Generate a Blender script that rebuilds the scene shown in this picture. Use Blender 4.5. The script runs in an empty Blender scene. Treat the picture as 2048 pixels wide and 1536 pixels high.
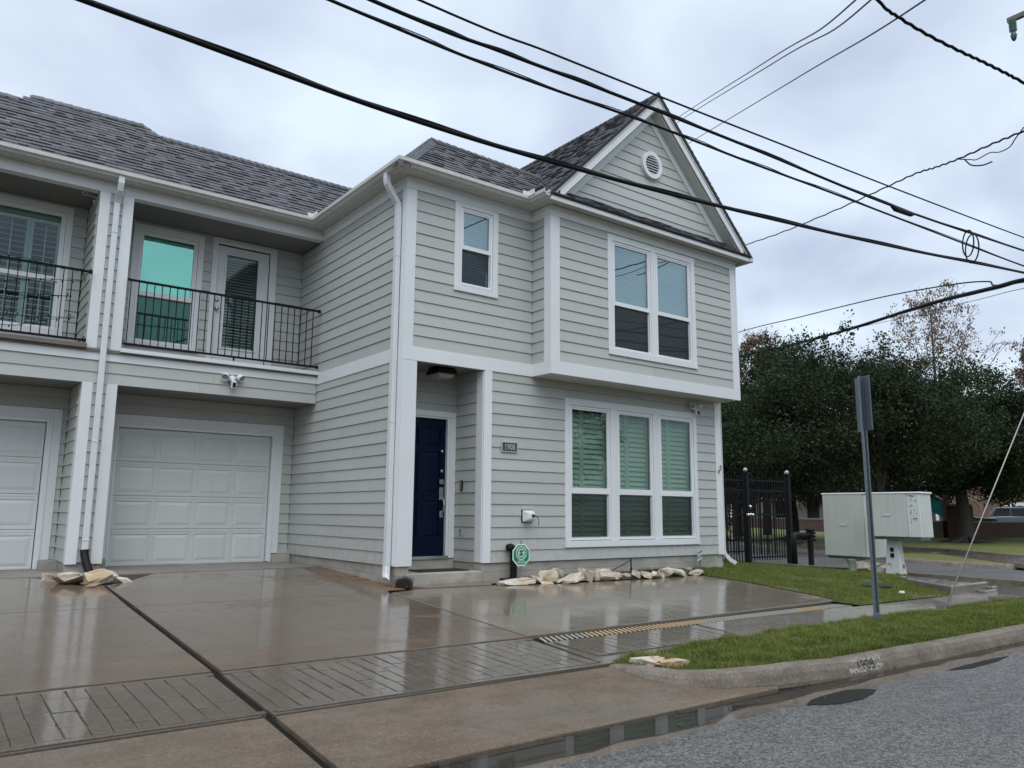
import bpy, bmesh, math, random
import numpy as np
from mathutils import Vector, Matrix
rnd = random.Random(7)
nrng = np.random.default_rng(7)
sc = bpy.context.scene
COL = sc.collection

# ---------------------------------------------------------------- camera, sky, sun, exposure
cam_d = bpy.data.cameras.new('camera')
cam = bpy.data.objects.new('camera', cam_d)
COL.objects.link(cam)
cam_d.sensor_width = 36.0
cam_d.lens = 1571.4 / 2048 * 36.0
cam_d.clip_start = 0.05
cam_d.clip_end = 2000
RM = ((0.79681773, -0.60417008, 0.00774762),
      (0.10404117, 0.12456252, -0.98674192),
      (0.59519488, 0.78705953, 0.16211219))
cam.matrix_world = Matrix(((RM[0][0], -RM[1][0], -RM[2][0], -5.569), (RM[0][1], -RM[1][1], -RM[2][1], -10.03), (RM[0][2], -RM[1][2], -RM[2][2], 1.10), (0, 0, 0, 1)))
sc.camera = cam

SUN_ELEV, SUN_AZ = math.radians(64), math.radians(213)      # azimuth clockwise from +Y
wd = bpy.data.worlds.new('World')
sc.world = wd
wd.use_nodes = True
wn, wl = wd.node_tree.nodes, wd.node_tree.links
wn.clear()
w_out = wn.new('ShaderNodeOutputWorld'); w_bg = wn.new('ShaderNodeBackground')
w_bg.inputs['Strength'].default_value = 0.084
w_sky = wn.new('ShaderNodeTexSky'); w_sky.sky_type = 'NISHITA'; w_sky.sun_disc = False
w_sky.sun_elevation = SUN_ELEV; w_sky.sun_rotation = SUN_AZ
w_sky.air_density = 1.0; w_sky.dust_density = 3.0; w_sky.ozone_density = 1.0
# the closed grey cloud deck: projected onto a flat layer so clouds get smaller towards the horizon
w_tc = wn.new('ShaderNodeTexCoord'); w_sep = wn.new('ShaderNodeSeparateXYZ')
wl.new(w_tc.outputs['Generated'], w_sep.inputs[0])
def wmath(op, a, b):
    n = wn.new('ShaderNodeMath'); n.operation = op
    for i, v in enumerate((a, b)):
        if v is None: continue
        if isinstance(v, (int, float)): n.inputs[i].default_value = v
        else: wl.new(v, n.inputs[i])
    return n.outputs[0]
w_z = wmath('MAXIMUM', w_sep.outputs['Z'], 0.0)
w_zz = wmath('ADD', w_z, 0.35)
w_cmb = wn.new('ShaderNodeCombineXYZ')
wl.new(wmath('DIVIDE', w_sep.outputs['X'], w_zz), w_cmb.inputs[0]); wl.new(wmath('DIVIDE', w_sep.outputs['Y'], w_zz), w_cmb.inputs[1])
w_no = wn.new('ShaderNodeTexNoise'); w_no.inputs['Scale'].default_value = 3.2; w_no.inputs['Detail'].default_value = 4; w_no.inputs['Roughness'].default_value = 0.45; w_no.inputs['Distortion'].default_value = 0.35
wl.new(w_cmb.outputs[0], w_no.inputs['Vector'])
w_cr = wn.new('ShaderNodeValToRGB')
w_cr.color_ramp.elements[0].position = 0.30; w_cr.color_ramp.elements[0].color = (4.45, 5.15, 6.55, 1)
w_cr.color_ramp.elements[1].position = 0.68; w_cr.color_ramp.elements[1].color = (6.9, 8.0, 9.0, 1)
wl.new(w_no.outputs['Fac'], w_cr.inputs[0])
w_mix = wn.new('ShaderNodeMix'); w_mix.data_type = 'RGBA'; w_mix.inputs[0].default_value = 0.9
wl.new(w_sky.outputs[0], w_mix.inputs[6]); wl.new(w_cr.outputs[0], w_mix.inputs[7])
wl.new(w_mix.outputs[2], w_bg.inputs['Color']); wl.new(w_bg.outputs[0], w_out.inputs[0])

sun_d = bpy.data.lights.new('sun', 'SUN'); sun = bpy.data.objects.new('sun', sun_d); COL.objects.link(sun)
sun_d.energy = 1.5; sun_d.angle = math.radians(70); sun_d.color = (1.0, 0.985, 0.96)
_sd = Vector((math.sin(SUN_AZ) * math.cos(SUN_ELEV), math.cos(SUN_AZ) * math.cos(SUN_ELEV), math.sin(SUN_ELEV)))
sun.rotation_euler = _sd.to_track_quat('Z', 'Y').to_euler()
sun.location = (-20, -30, 40)
sc.view_settings.view_transform = 'Standard'; sc.view_settings.look = 'None'
sc.view_settings.exposure = 0.62; sc.view_settings.gamma = 1.0; sc.view_settings.use_curve_mapping = False
sc.render.engine = 'CYCLES'
sc.cycles.max_bounces = 8; sc.cycles.transparent_max_bounces = 24; sc.cycles.glossy_bounces = 4; sc.cycles.transmission_bounces = 6
sc.cycles.caustics_reflective = False; sc.cycles.caustics_refractive = False

# ---------------------------------------------------------------- materials
class NT:
    def __init__(s, name):
        s.m = bpy.data.materials.new(name); s.m.use_nodes = True
        s.n, s.l = s.m.node_tree.nodes, s.m.node_tree.links
        s.b = s.n['Principled BSDF']; s.out = s.n['Material Output']
        s.g = s.n.new('ShaderNodeNewGeometry'); s.pos = s.g.outputs['Position']
        s.oi = s.n.new('ShaderNodeObjectInfo')
    def lk(s, v, inp):
        if isinstance(v, bpy.types.NodeSocket): s.l.new(v, inp)
        elif isinstance(v, tuple) and len(v) == 3 and inp.type == 'RGBA': inp.default_value = (*v, 1)
        else: inp.default_value = v
    def map(s, scale=(1, 1, 1), rot=(0, 0, 0), loc=(0, 0, 0), vec=None):
        n = s.n.new('ShaderNodeMapping'); s.l.new(vec or s.pos, n.inputs[0])
        n.inputs['Scale'].default_value = scale; n.inputs['Rotation'].default_value = rot; n.inputs['Location'].default_value = loc
        return n.outputs[0]
    def noise(s, scale=1, detail=3, rough=.5, vec=None, dist=0):
        n = s.n.new('ShaderNodeTexNoise'); s.l.new(vec or s.pos, n.inputs['Vector'])
        n.inputs['Scale'].default_value = scale; n.inputs['Detail'].default_value = detail; n.inputs['Roughness'].default_value = rough; n.inputs['Distortion'].default_value = dist
        return n.outputs['Fac']
    def vor(s, scale=1, feature='F1', out='Distance', vec=None, rnd_=1.0):
        n = s.n.new('ShaderNodeTexVoronoi'); s.l.new(vec or s.pos, n.inputs['Vector']); n.feature = feature
        n.inputs['Scale'].default_value = scale; n.inputs['Randomness'].default_value = rnd_
        return n.outputs[out]
    def ramp(s, v, stops):
        n = s.n.new('ShaderNodeValToRGB'); s.l.new(v, n.inputs[0]); e = n.color_ramp.elements
        while len(e) < len(stops): e.new(.5)
        for k, (p, c) in zip(e, stops):
            k.position = p; k.color = (c, c, c, 1) if isinstance(c, (int, float)) else (*c, 1)
        return n.outputs[0]
    def mix(s, f, a, b, mode='MIX'):
        n = s.n.new('ShaderNodeMix'); n.data_type = 'RGBA'; n.blend_type = mode
        s.lk(f, n.inputs[0]); s.lk(a, n.inputs[6]); s.lk(b, n.inputs[7]); return n.outputs[2]
    def math(s, op, a, b=0.0, clamp=False):
        n = s.n.new('ShaderNodeMath'); n.operation = op; n.use_clamp = clamp
        s.lk(a, n.inputs[0]); s.lk(b, n.inputs[1]); return n.outputs[0]
    def sep(s, v=None):
        n = s.n.new('ShaderNodeSeparateXYZ'); s.l.new(v or s.pos, n.inputs[0]); return n.outputs
    def bump(s, h, strength=.3, dist=.01):
        n = s.n.new('ShaderNodeBump'); s.l.new(h, n.inputs['Height']); n.inputs['Strength'].default_value = strength; n.inputs['Distance'].default_value = dist
        s.l.new(n.outputs[0], s.b.inputs['Normal'])
    def set(s, color=None, rough=None, metal=None, spec=None):
        if color is not None: s.lk(color, s.b.inputs['Base Color'])
        if rough is not None: s.lk(rough, s.b.inputs['Roughness'])
        if metal is not None: s.lk(metal, s.b.inputs['Metallic'])
        if spec is not None: s.lk(spec, s.b.inputs['Specular IOR Level'])
        return s.m

M = {}
def paint(name, col, rough=.5, dirt=.12, bump=.1, metal=0.0, streak=True, spec=.5):
    t = NT(name)
    f = t.noise(1.3, 5, .6)
    c = t.mix(t.ramp(f, [(.35, 0.0), (.75, dirt)]), col, tuple(k * .55 for k in col))
    if streak:
        g = t.noise(1, 4, .65, t.map((9, 9, .7)))
        c = t.mix(t.ramp(g, [(.5, 0.0), (.8, dirt)]), c, (col[0] * .6, col[1] * .57, col[2] * .5))
    r = t.math('MULTIPLY_ADD', t.oi.outputs['Random'], .06); t.n[-1].inputs[2].default_value = .97
    c = t.mix(1.0, c, r, 'MULTIPLY')
    if bump: t.bump(t.noise(160, 2, .5), bump, .002)
    M[name] = t.set(c, rough, metal, spec)
    return t

# painted fibre-cement siding with an embossed wood grain
t = NT('siding')
gr = t.noise(1, 5, .62, t.map((2.2, 2.2, 70)))
lo = t.noise(.8, 4, .6)
c = t.mix(t.ramp(lo, [(.3, 0.0), (.75, .35)]), (.48, .50, .482), (.42, .43, .405))
c = t.mix(t.ramp(gr, [(.3, .12), (.7, 0.0)]), c, (.36, .37, .34))
st = t.noise(1, 5, .7, t.map((5, 5, .45)))
c = t.mix(t.ramp(st, [(.55, 0.0), (.85, .22)]), c, (.34, .34, .29))
sp_ = t.noise(7, 5, .7); zz_ = t.sep()[2]
c = t.mix(t.math('MULTIPLY', t.ramp(sp_, [(.42, 0.0), (.7, .30)]), t.ramp(t.math('MULTIPLY', zz_, .1), [(.045, 1.0), (.115, 0.0)])), c, (.25, .21, .16))
r = t.math('MULTIPLY_ADD', t.oi.outputs['Random'], .10); t.n[-1].inputs[2].default_value = .95
c = t.mix(1.0, c, r, 'MULTIPLY')
t.bump(gr, .25, .004)
M['siding'] = t.set(c, .5)
paint('trim', (.76, .785, .80), .42, .10)
paint('soffit', (.58, .58, .56), .6, .12)
paint('vinyl', (.80, .82, .84), .3, .04, 0)
paint('gutter', (.66, .67, .65), .35, .45)
paint('spout', (.73, .76, .78), .35, .18)
paint('garage_paint', (.66, .69, .68), .42, .10, .15)
paint('wall_core', (.25, .25, .24), .8, .1)
paint('ceiling_shade_paint', (.20, .205, .195), .7, .15)  # porch, garage and balcony ceilings: grey darkened to put recess shade into the colour
paint('deck_paint', (.16, .15, .14), .6, .3)
paint('door_blue', (.0018, .006, .026), .45, .15, .12, spec=.15)
paint('door_white', (.74, .77, .80), .35, .06)
paint('black_metal', (.006, .006, .008), .5, .2, .05, spec=.18)
paint('rubber', (.008, .008, .009), .55, .2, .3, spec=.25)
paint('steel', (.55, .55, .54), .25, .1, 0, 1.0)
paint('galvanised', (.20, .235, .26), .38, .25, .1, .55)
paint('cabinet', (.60, .64, .60), .4, .30)
paint('cabinet_edge', (.74, .77, .75), .4, .2)
paint('white_plastic', (.74, .76, .78), .3, .05, 0)
paint('old_wood', (.17, .15, .13), .7, .5, .6)
paint('sign_green', (.0, .24, .12), .3, .05, 0)
paint('sign_white', (.8, .85, .82), .4, .03, 0)
paint('bronze', (.05, .05, .055), .45, .2, .2)
paint('pewter', (.50, .50, .48), .4, .2, .1, .0)
paint('lamp_glass', (.30, .30, .26), .25, .1, 0)
paint('cable', (.007, .007, .009), .55, .2, .2, spec=.15)
paint('cable_grey', (.025, .027, .03), .5, .2, .2, spec=.3)
paint('strand', (.30, .30, .29), .4, .2, 0, .6)
paint('slide_green', (.0, .075, .07), .35, .1, 0)
paint('slide_rail', (.45, .35, .22), .4, .1, 0)
paint('car_paint', (.22, .25, .29), .2, .05, 0, .4)
paint('car_glass', (.01, .013, .02), .08, .0, 0)
paint('mat_black', (.016, .017, .019), .8, .3, .6)
paint('ceramic', (.03, .10, .09), .15, .1, 0)
paint('pale_siding', (.35, .31, .27), .6, .2)
paint('dark_window', (.015, .018, .02), .1, .0, 0)
paint('tan_wall', (.36, .31, .25), .7, .2)
paint('sticker', (.45, .46, .46), .5, .2, 0)

def wet(name, c1, c2, c3, scale=1.0, rlo=.12, rhi=.5, bump=.35, stretch=(1, 1, 1), specks=0.0, puddle=.55):
    """Rained-on concrete: worn patches of colour, a water film that is glossy in the low spots and broken by grit elsewhere."""
    t = NT(name)
    a = t.noise(.7 * scale, 6, .65, t.map(stretch), .3); b = t.noise(2.6 * scale, 7, .7, t.map(stretch)); g = t.noise(150, 4, .75)
    c = t.mix(t.ramp(a, [(.34, 0.0), (.66, 1.0)]), c1, c2)
    c = t.mix(t.ramp(b, [(.42, 0.0), (.70, .85)]), c, c3)
    br = t.noise(1, 5, .7, t.map((1.2, 22, 1)))                       # broom marks along the slab
    c = t.mix(t.ramp(br, [(.45, 0.0), (.75, .35)]), c, tuple(k * .55 for k in c1))
    c = t.mix(t.ramp(g, [(.36, .75), (.54, 0.0)]), c, tuple(k * .35 for k in c1))
    g2 = t.noise(210, 3, .7)
    c = t.mix(t.ramp(g2, [(.56, 0.0), (.70, .65)]), c, tuple(min(1, k * 2.1 + .04) for k in c2))
    g3 = t.noise(48, 4, .75); c = t.mix(t.ramp(g3, [(.34, .55), (.52, 0.0)]), c, tuple(k * .5 for k in c1)); c = t.mix(t.ramp(g3, [(.55, 0.0), (.70, .45)]), c, tuple(min(1, k * 1.55) for k in c2))
    sp = t.vor(9); c = t.mix(t.ramp(sp, [(.035, .8), (.06, 0.0)]), c, tuple(k * .3 for k in c1))
    w = t.noise(.42 * scale, 5, .6, t.map((1, 1.6, 1), loc=(3.1, 1.7, 0)), .4)
    w2 = t.math('MULTIPLY_ADD', t.noise(6, 5, .65), .30); t.l.new(w, t.n[-1].inputs[2])
    p = puddle + .04
    r = t.ramp(w2, [(p - .07, rhi), (p + .10, rlo)])
    bs = t.ramp(w2, [(p - .06, 1.0), (p + .10, .25)])
    h = t.math('MULTIPLY', t.math('ADD', g, t.math('MULTIPLY', g2, .6)), bs)
    t.bump(h, bump, .010)
    c = t.mix(t.ramp(w2, [(p - .1, 0.0), (p + .1, .42)]), c, tuple(k * .42 for k in c1))
    # the water film itself: a smooth clear coat where it stands, nothing where the slab has dried
    film = t.ramp(w2, [(p - .02, .06), (p + .10, 1.0)])
    t.l.new(film, t.b.inputs['Coat Weight']); t.l.new(t.ramp(t.noise(2.2, 4, .6), [(.3, max(rlo * .7, .03)), (.7, rlo * 1.9)]), t.b.inputs['Coat Roughness']); t.b.inputs['Coat IOR'].default_value = 1.38
    cb = t.n.new('ShaderNodeBump'); t.l.new(t.math('ADD', t.noise(3.5, 3, .55), t.math('MULTIPLY', t.noise(38, 3, .6), .12)), cb.inputs['Height']); cb.inputs['Strength'].default_value = .10; cb.inputs['Distance'].default_value = .02
    t.l.new(cb.outputs[0], t.b.inputs['Coat Normal'])
    M[name] = t.set(c, .66, 0.0, .22)
    return t
wet('driveway', (.180, .130, .090), (.240, .180, .128), (.120, .090, .066), 1.0, .09, .40, .7, (1, 1, 1), 0, .44)
wet('driveway_right', (.225, .185, .135), (.285, .235, .175), (.17, .14, .11), .9, .10, .38, .6, (1, 1, 1), 0, .46)
wet('apron', (.185, .140, .100), (.280, .215, .155), (.105, .082, .062), 1.3, .22, .50, .9, (.6, 1, 1), 0, .60)
wet('stamped', (.170, .140, .108), (.220, .180, .140), (.115, .096, .078), 1.4, .05, .36, .6, (1, 1, 1), 0, .42)
wet('sidewalk', (.260, .232, .198), (.350, .315, .272), (.160, .138, .115), 1.3, .04, .44, .6, (.5, 1.4, 1), 0, .46)
wet('garage_slab', (.27, .25, .22), (.33, .31, .28), (.2, .18, .16), 1.0, .3, .55, .5, (1, 1, 1), 0, .7)
wet('gutter_pan', (.17, .14, .11), (.235, .195, .155), (.085, .066, .048), 1.4, .10, .46, .7, (.5, 1.2, 1), 0, .56)
wet('kerb', (.25, .21, .165), (.33, .285, .235), (.09, .078, .066), 2.2, .30, .6, 1.0, (.7, 1, 1), 0, .72)
# cast foundation, with form marks and rain stains
t = NT('foundation')
a = t.noise(1.6, 6, .65); st = t.noise(1, 5, .65, t.map((3, 3, 6)))
c = t.mix(t.ramp(a, [(.3, 0.0), (.7, 1.0)]), (.31, .295, .26), (.45, .43, .385))
c = t.mix(t.ramp(st, [(.5, 0.0), (.75, .6)]), c, (.18, .16, .125))
z = t.sep()[2]
pits = t.vor(26)
c = t.mix(t.ramp(pits, [(.06, .6), (.14, 0.0)]), c, (.1, .095, .085))
t.bump(t.noise(60, 4, .7), .5, .006)
M['foundation'] = t.set(c, .75)
# asphalt with pale worn aggregate
t = NT('asphalt')
sp = t.vor(62, 'F1', 'Color'); spv = t.sep(sp)[0]
sp2 = t.noise(120, 3, .75)
c = t.mix(t.ramp(spv, [(.10, 0.0), (.98, 1.0)]), (.070, .069, .066), (.27, .265, .25))
c = t.mix(t.ramp(sp2, [(.38, .8), (.58, 0.0)]), c, (.03, .03, .03))
lo = t.noise(.9, 6, .65, t.map((.35, 1.3, 1)))
c = t.mix(t.ramp(lo, [(.32, .30), (.55, 0.0)]), c, (.05, .05, .052))
wp = t.n.new('ShaderNodeTexNoise'); t.l.new(t.pos, wp.inputs['Vector']); wp.inputs['Scale'].default_value = 2.5; wp.inputs['Detail'].default_value = 5
ck = t.noise(.55, 7, .72, t.map((.6, 1.5, 1)), .8)
ckm = t.math('ABSOLUTE', t.math('SUBTRACT', ck, .52))
c = t.mix(t.ramp(ckm, [(.0015, .8), (.005, 0.0)]), c, (.012, .012, .013))
dd = t.vor(62)
t.bump(t.math('SUBTRACT', 1.0, dd), 1.0, .012)
M['asphalt'] = t.set(c, t.ramp(lo, [(.35, .30), (.62, .55)]), 0, .5)
paint('asphalt_patch', (.020, .020, .018), .75, .3, 1.0, spec=.15)
# still water
t = NT('water'); t.b.inputs['Roughness'].default_value = .02; t.b.inputs['IOR'].default_value = 1.33
t.b.inputs['Base Color'].default_value = (.020, .018, .014, 1); t.b.inputs['Alpha'].default_value = .62
t.bump(t.noise(3, 2, .5), .015, .01)
M['water'] = t.m
# joints and soil
t = NT('soil'); t.bump(t.noise(40, 4, .7), .8, .02)
M['soil'] = t.set(t.mix(t.ramp(t.noise(6, 5, .7), [(.35, 0.0), (.7, 1.0)]), (.028, .022, .016), (.075, .058, .04)), .8)
t = NT('turf'); lo = t.noise(1.3, 5, .65)
c = t.mix(t.ramp(lo, [(.35, 0.0), (.7, 1.0)]), (.07, .08, .022), (.13, .125, .04))
t.bump(t.noise(90, 3, .7), .9, .02)
M['turf'] = t.set(c, .8)
t = NT('park_turf'); lo = t.noise(.5, 5, .65)
t.bump(t.noise(30, 3, .7), .9, .03); M['park_turf'] = t.set(t.mix(t.ramp(lo, [(.35, 0.0), (.7, 1.0)]), (.095, .125, .025), (.16, .17, .045)), .8)
t = NT('joint'); M['joint'] = t.set(t.mix(t.noise(60, 3, .7), (.006, .006, .006), (.026, .024, .021)), .9, 0, .1)
def blades(name, ca, cb, cc):
    t = NT(name); lo = t.noise(1.6, 4, .6); hi = t.noise(55, 2, .6)
    c = t.mix(t.ramp(lo, [(.3, 0.0), (.72, 1.0)]), ca, cb)
    c = t.mix(t.ramp(hi, [(.5, 0.0), (.68, .75)]), c, cc)
    t.set(c, .6, 0, .3); M[name] = t.m
    tr = t.n.new('ShaderNodeBsdfTranslucent'); t.l.new(c, tr.inputs[0]); mx = t.n.new('ShaderNodeMixShader'); mx.inputs[0].default_value = .3
    t.l.new(t.b.outputs[0], mx.inputs[1]); t.l.new(tr.outputs[0], mx.inputs[2]); t.l.new(mx.outputs[0], t.out.inputs[0])
blades('grass', (.080, .140, .020), (.185, .225, .045), (.34, .28, .12))
blades('oak_leaf', (.012, .026, .008), (.024, .042, .014), (.05, .062, .026))
blades('oak_leaf_light', (.024, .044, .014), (.045, .068, .022), (.085, .10, .042))
blades('rust_leaf', (.16, .085, .05), (.24, .14, .085), (.12, .08, .05))
blades('dead_leaf', (.16, .075, .02), (.24, .14, .05), (.1, .05, .02))
blades('weed', (.03, .055, .012), (.05, .08, .02), (.09, .11, .04))
t = NT('bark'); g = t.noise(1, 5, .7, t.map((14, 14, 3)))
t.bump(g, 1.0, .03); M['bark'] = t.set(t.mix(g, (.018, .015, .012), (.075, .062, .05)), .85)
# limestone edging
t = NT('limestone'); a = t.noise(5, 6, .7); b = t.noise(2.2, 4, .6)
c = t.mix(t.ramp(a, [(.3, 0.0), (.7, 1.0)]), (.50, .45, .36), (.74, .70, .61))
c = t.mix(t.ramp(t.math('ADD', b, t.math('MULTIPLY', t.oi.outputs['Random'], .16)), [(.52, 0.0), (.74, .75)]), c, (.40, .24, .10))
c = t.mix(t.ramp(t.noise(9, 5, .7), [(.58, 0.0), (.72, .8)]), c, (.07, .06, .045))
t.bump(t.noise(22, 5, .7), .8, .02); M['limestone'] = t.set(c, .7)
# roof shingles: four granule blends
for i, (k, kb) in enumerate(((.062, .066), (.076, .081), (.090, .096), (.110, .117))):
    t = NT('shingle_%d' % i); g = t.noise(230, 3, .7); lo = t.noise(2.2, 4, .6)
    c = t.mix(g, (k * .6, k * .6, kb * .62), (k * 1.5, k * 1.48, kb * 1.55))
    r = t.math('MULTIPLY_ADD', t.oi.outputs['Random'], .35); t.n[-1].inputs[2].default_value = .82
    c = t.mix(1.0, c, r, 'MULTIPLY'); t.bump(g, .4, .004)
    M['shingle_%d' % i] = t.set(c, t.ramp(lo, [(.35, .62), (.65, .42)]))
paint('roof_felt', (.02, .02, .022), .7, .1)
# clay and grey pavers, brick
def brick(name, ca, cb, mortar):
    t = NT(name); n = t.n.new('ShaderNodeTexBrick'); px = t.sep(); cm = t.n.new('ShaderNodeCombineXYZ')
    t.l.new(t.math('ADD', px[0], px[1]), cm.inputs[0]); t.l.new(px[2], cm.inputs[1]); t.l.new(cm.outputs[0], n.inputs['Vector'])
    n.inputs['Scale'].default_value = 4.2; n.inputs['Color1'].default_value = (*ca, 1); n.inputs['Color2'].default_value = (*cb, 1); n.inputs['Mortar'].default_value = (*mortar, 1)
    n.inputs['Mortar Size'].default_value = .018; M[name] = t.set(t.mix(t.ramp(t.noise(3, 4, .6), [(.4, 0.0), (.7, .5)]), n.outputs['Color'], tuple(k * .5 for k in ca)), .8)
brick('brick_wall', (.085, .030, .020), (.125, .050, .035), (.10, .085, .075))
brick('brick_house', (.15, .085, .062), (.19, .11, .085), (.16, .14, .12))
paint('paver_orange', (.23, .11, .045), .35, .3, .4)
paint('paver_grey', (.14, .11, .085), .35, .3, .4)
paint('grate_tan', (.50, .36, .21), .45, .35, .2)
paint('grate_grey', (.36, .35, .31), .45, .3, .2)
# weathered painted pedestal with rust
t = NT('rusty_post'); n_ = t.noise(5, 6, .65); z = t.sep()[2]
msk = t.math('ADD', n_, t.math('MULTIPLY', t.math('SUBTRACT', .22, z), .55))
c = t.mix(t.ramp(msk, [(.66, 0.0), (.68, 1.0)]), (.66, .69, .68), (.085, .03, .013)); M['rusty_post'] = t.set(c, .55)
# chalky painted house number on the kerb
t = NT('kerb_paint'); msk = t.noise(38, 5, .7, t.map((2.2, 1, .6)))
t.set((.50, .50, .48), .6); t.l.new(t.ramp(msk, [(.46, 0.0), (.60, .9)]), t.b.inputs['Alpha']); M['kerb_paint'] = t.m
t = NT('kerb_digit'); msk = t.noise(30, 5, .7); t.set((.03, .028, .025), .7); t.l.new(t.ramp(msk, [(.42, 0.0), (.58, .9)]), t.b.inputs['Alpha']); M['kerb_digit'] = t.m
# glass: tinted panes that let the blinds show through and mirror the sky at the angle they stand
def glass(name, tint, refl_col, lo=.08, ior=1.5, rough=.0):
    t = NT(name); t.n.remove(t.b)
    tr = t.n.new('ShaderNodeBsdfTransparent'); tr.inputs[0].default_value = (*tint, 1)
    gl = t.n.new('ShaderNodeBsdfGlossy'); gl.inputs[0].default_value = (*refl_col, 1); gl.inputs['Roughness'].default_value = rough
    fr = t.n.new('ShaderNodeLayerWeight'); fr.inputs[0].default_value = .5
    f = t.math('ADD', t.math('POWER', fr.outputs['Facing'], 4.0), lo, True)
    bp = t.n.new('ShaderNodeBump'); t.l.new(t.noise(1.7, 1, .5), bp.inputs['Height']); bp.inputs['Strength'].default_value = .02; bp.inputs['Distance'].default_value = .05
    t.l.new(bp.outputs[0], gl.inputs['Normal'])
    mx = t.n.new('ShaderNodeMixShader'); t.l.new(f, mx.inputs[0]); t.l.new(tr.outputs[0], mx.inputs[1]); t.l.new(gl.outputs[0], mx.inputs[2]); t.l.new(mx.outputs[0], t.out.inputs[0])
    M[name] = t.m
glass('pane_blue', (.62, .74, .76), (.80, .92, .97), .20)
glass('pane_green', (.74, .82, .775), (.80, .92, .88), .045)
glass('pane_teal', (.30, .74, .64), (.50, 1.0, .88), .38)
glass('pane_clear', (.72, .80, .78), (.9, .95, .95), .05)
def screen(name, col, alpha):
    t = NT(name); t.set(col, .7); t.b.inputs['Alpha'].default_value = alpha; M[name] = t.m
screen('insect_screen', (.010, .012, .014), .72)
screen('insect_screen_light', (.012, .018, .016), .55)
paint('blind', (.70, .74, .74), .5, .05, 0, 0, False)
paint('blind_white', (.78, .80, .80), .45, .05, 0, 0, False)
paint('shutter', (.66, .72, .68), .45, .03, 0, 0, False)
paint('shutter_white', (.78, .82, .82), .45, .03, 0, 0, False)
paint('interior', (.10, .10, .10), .9, .0, 0, 0, False)

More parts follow.
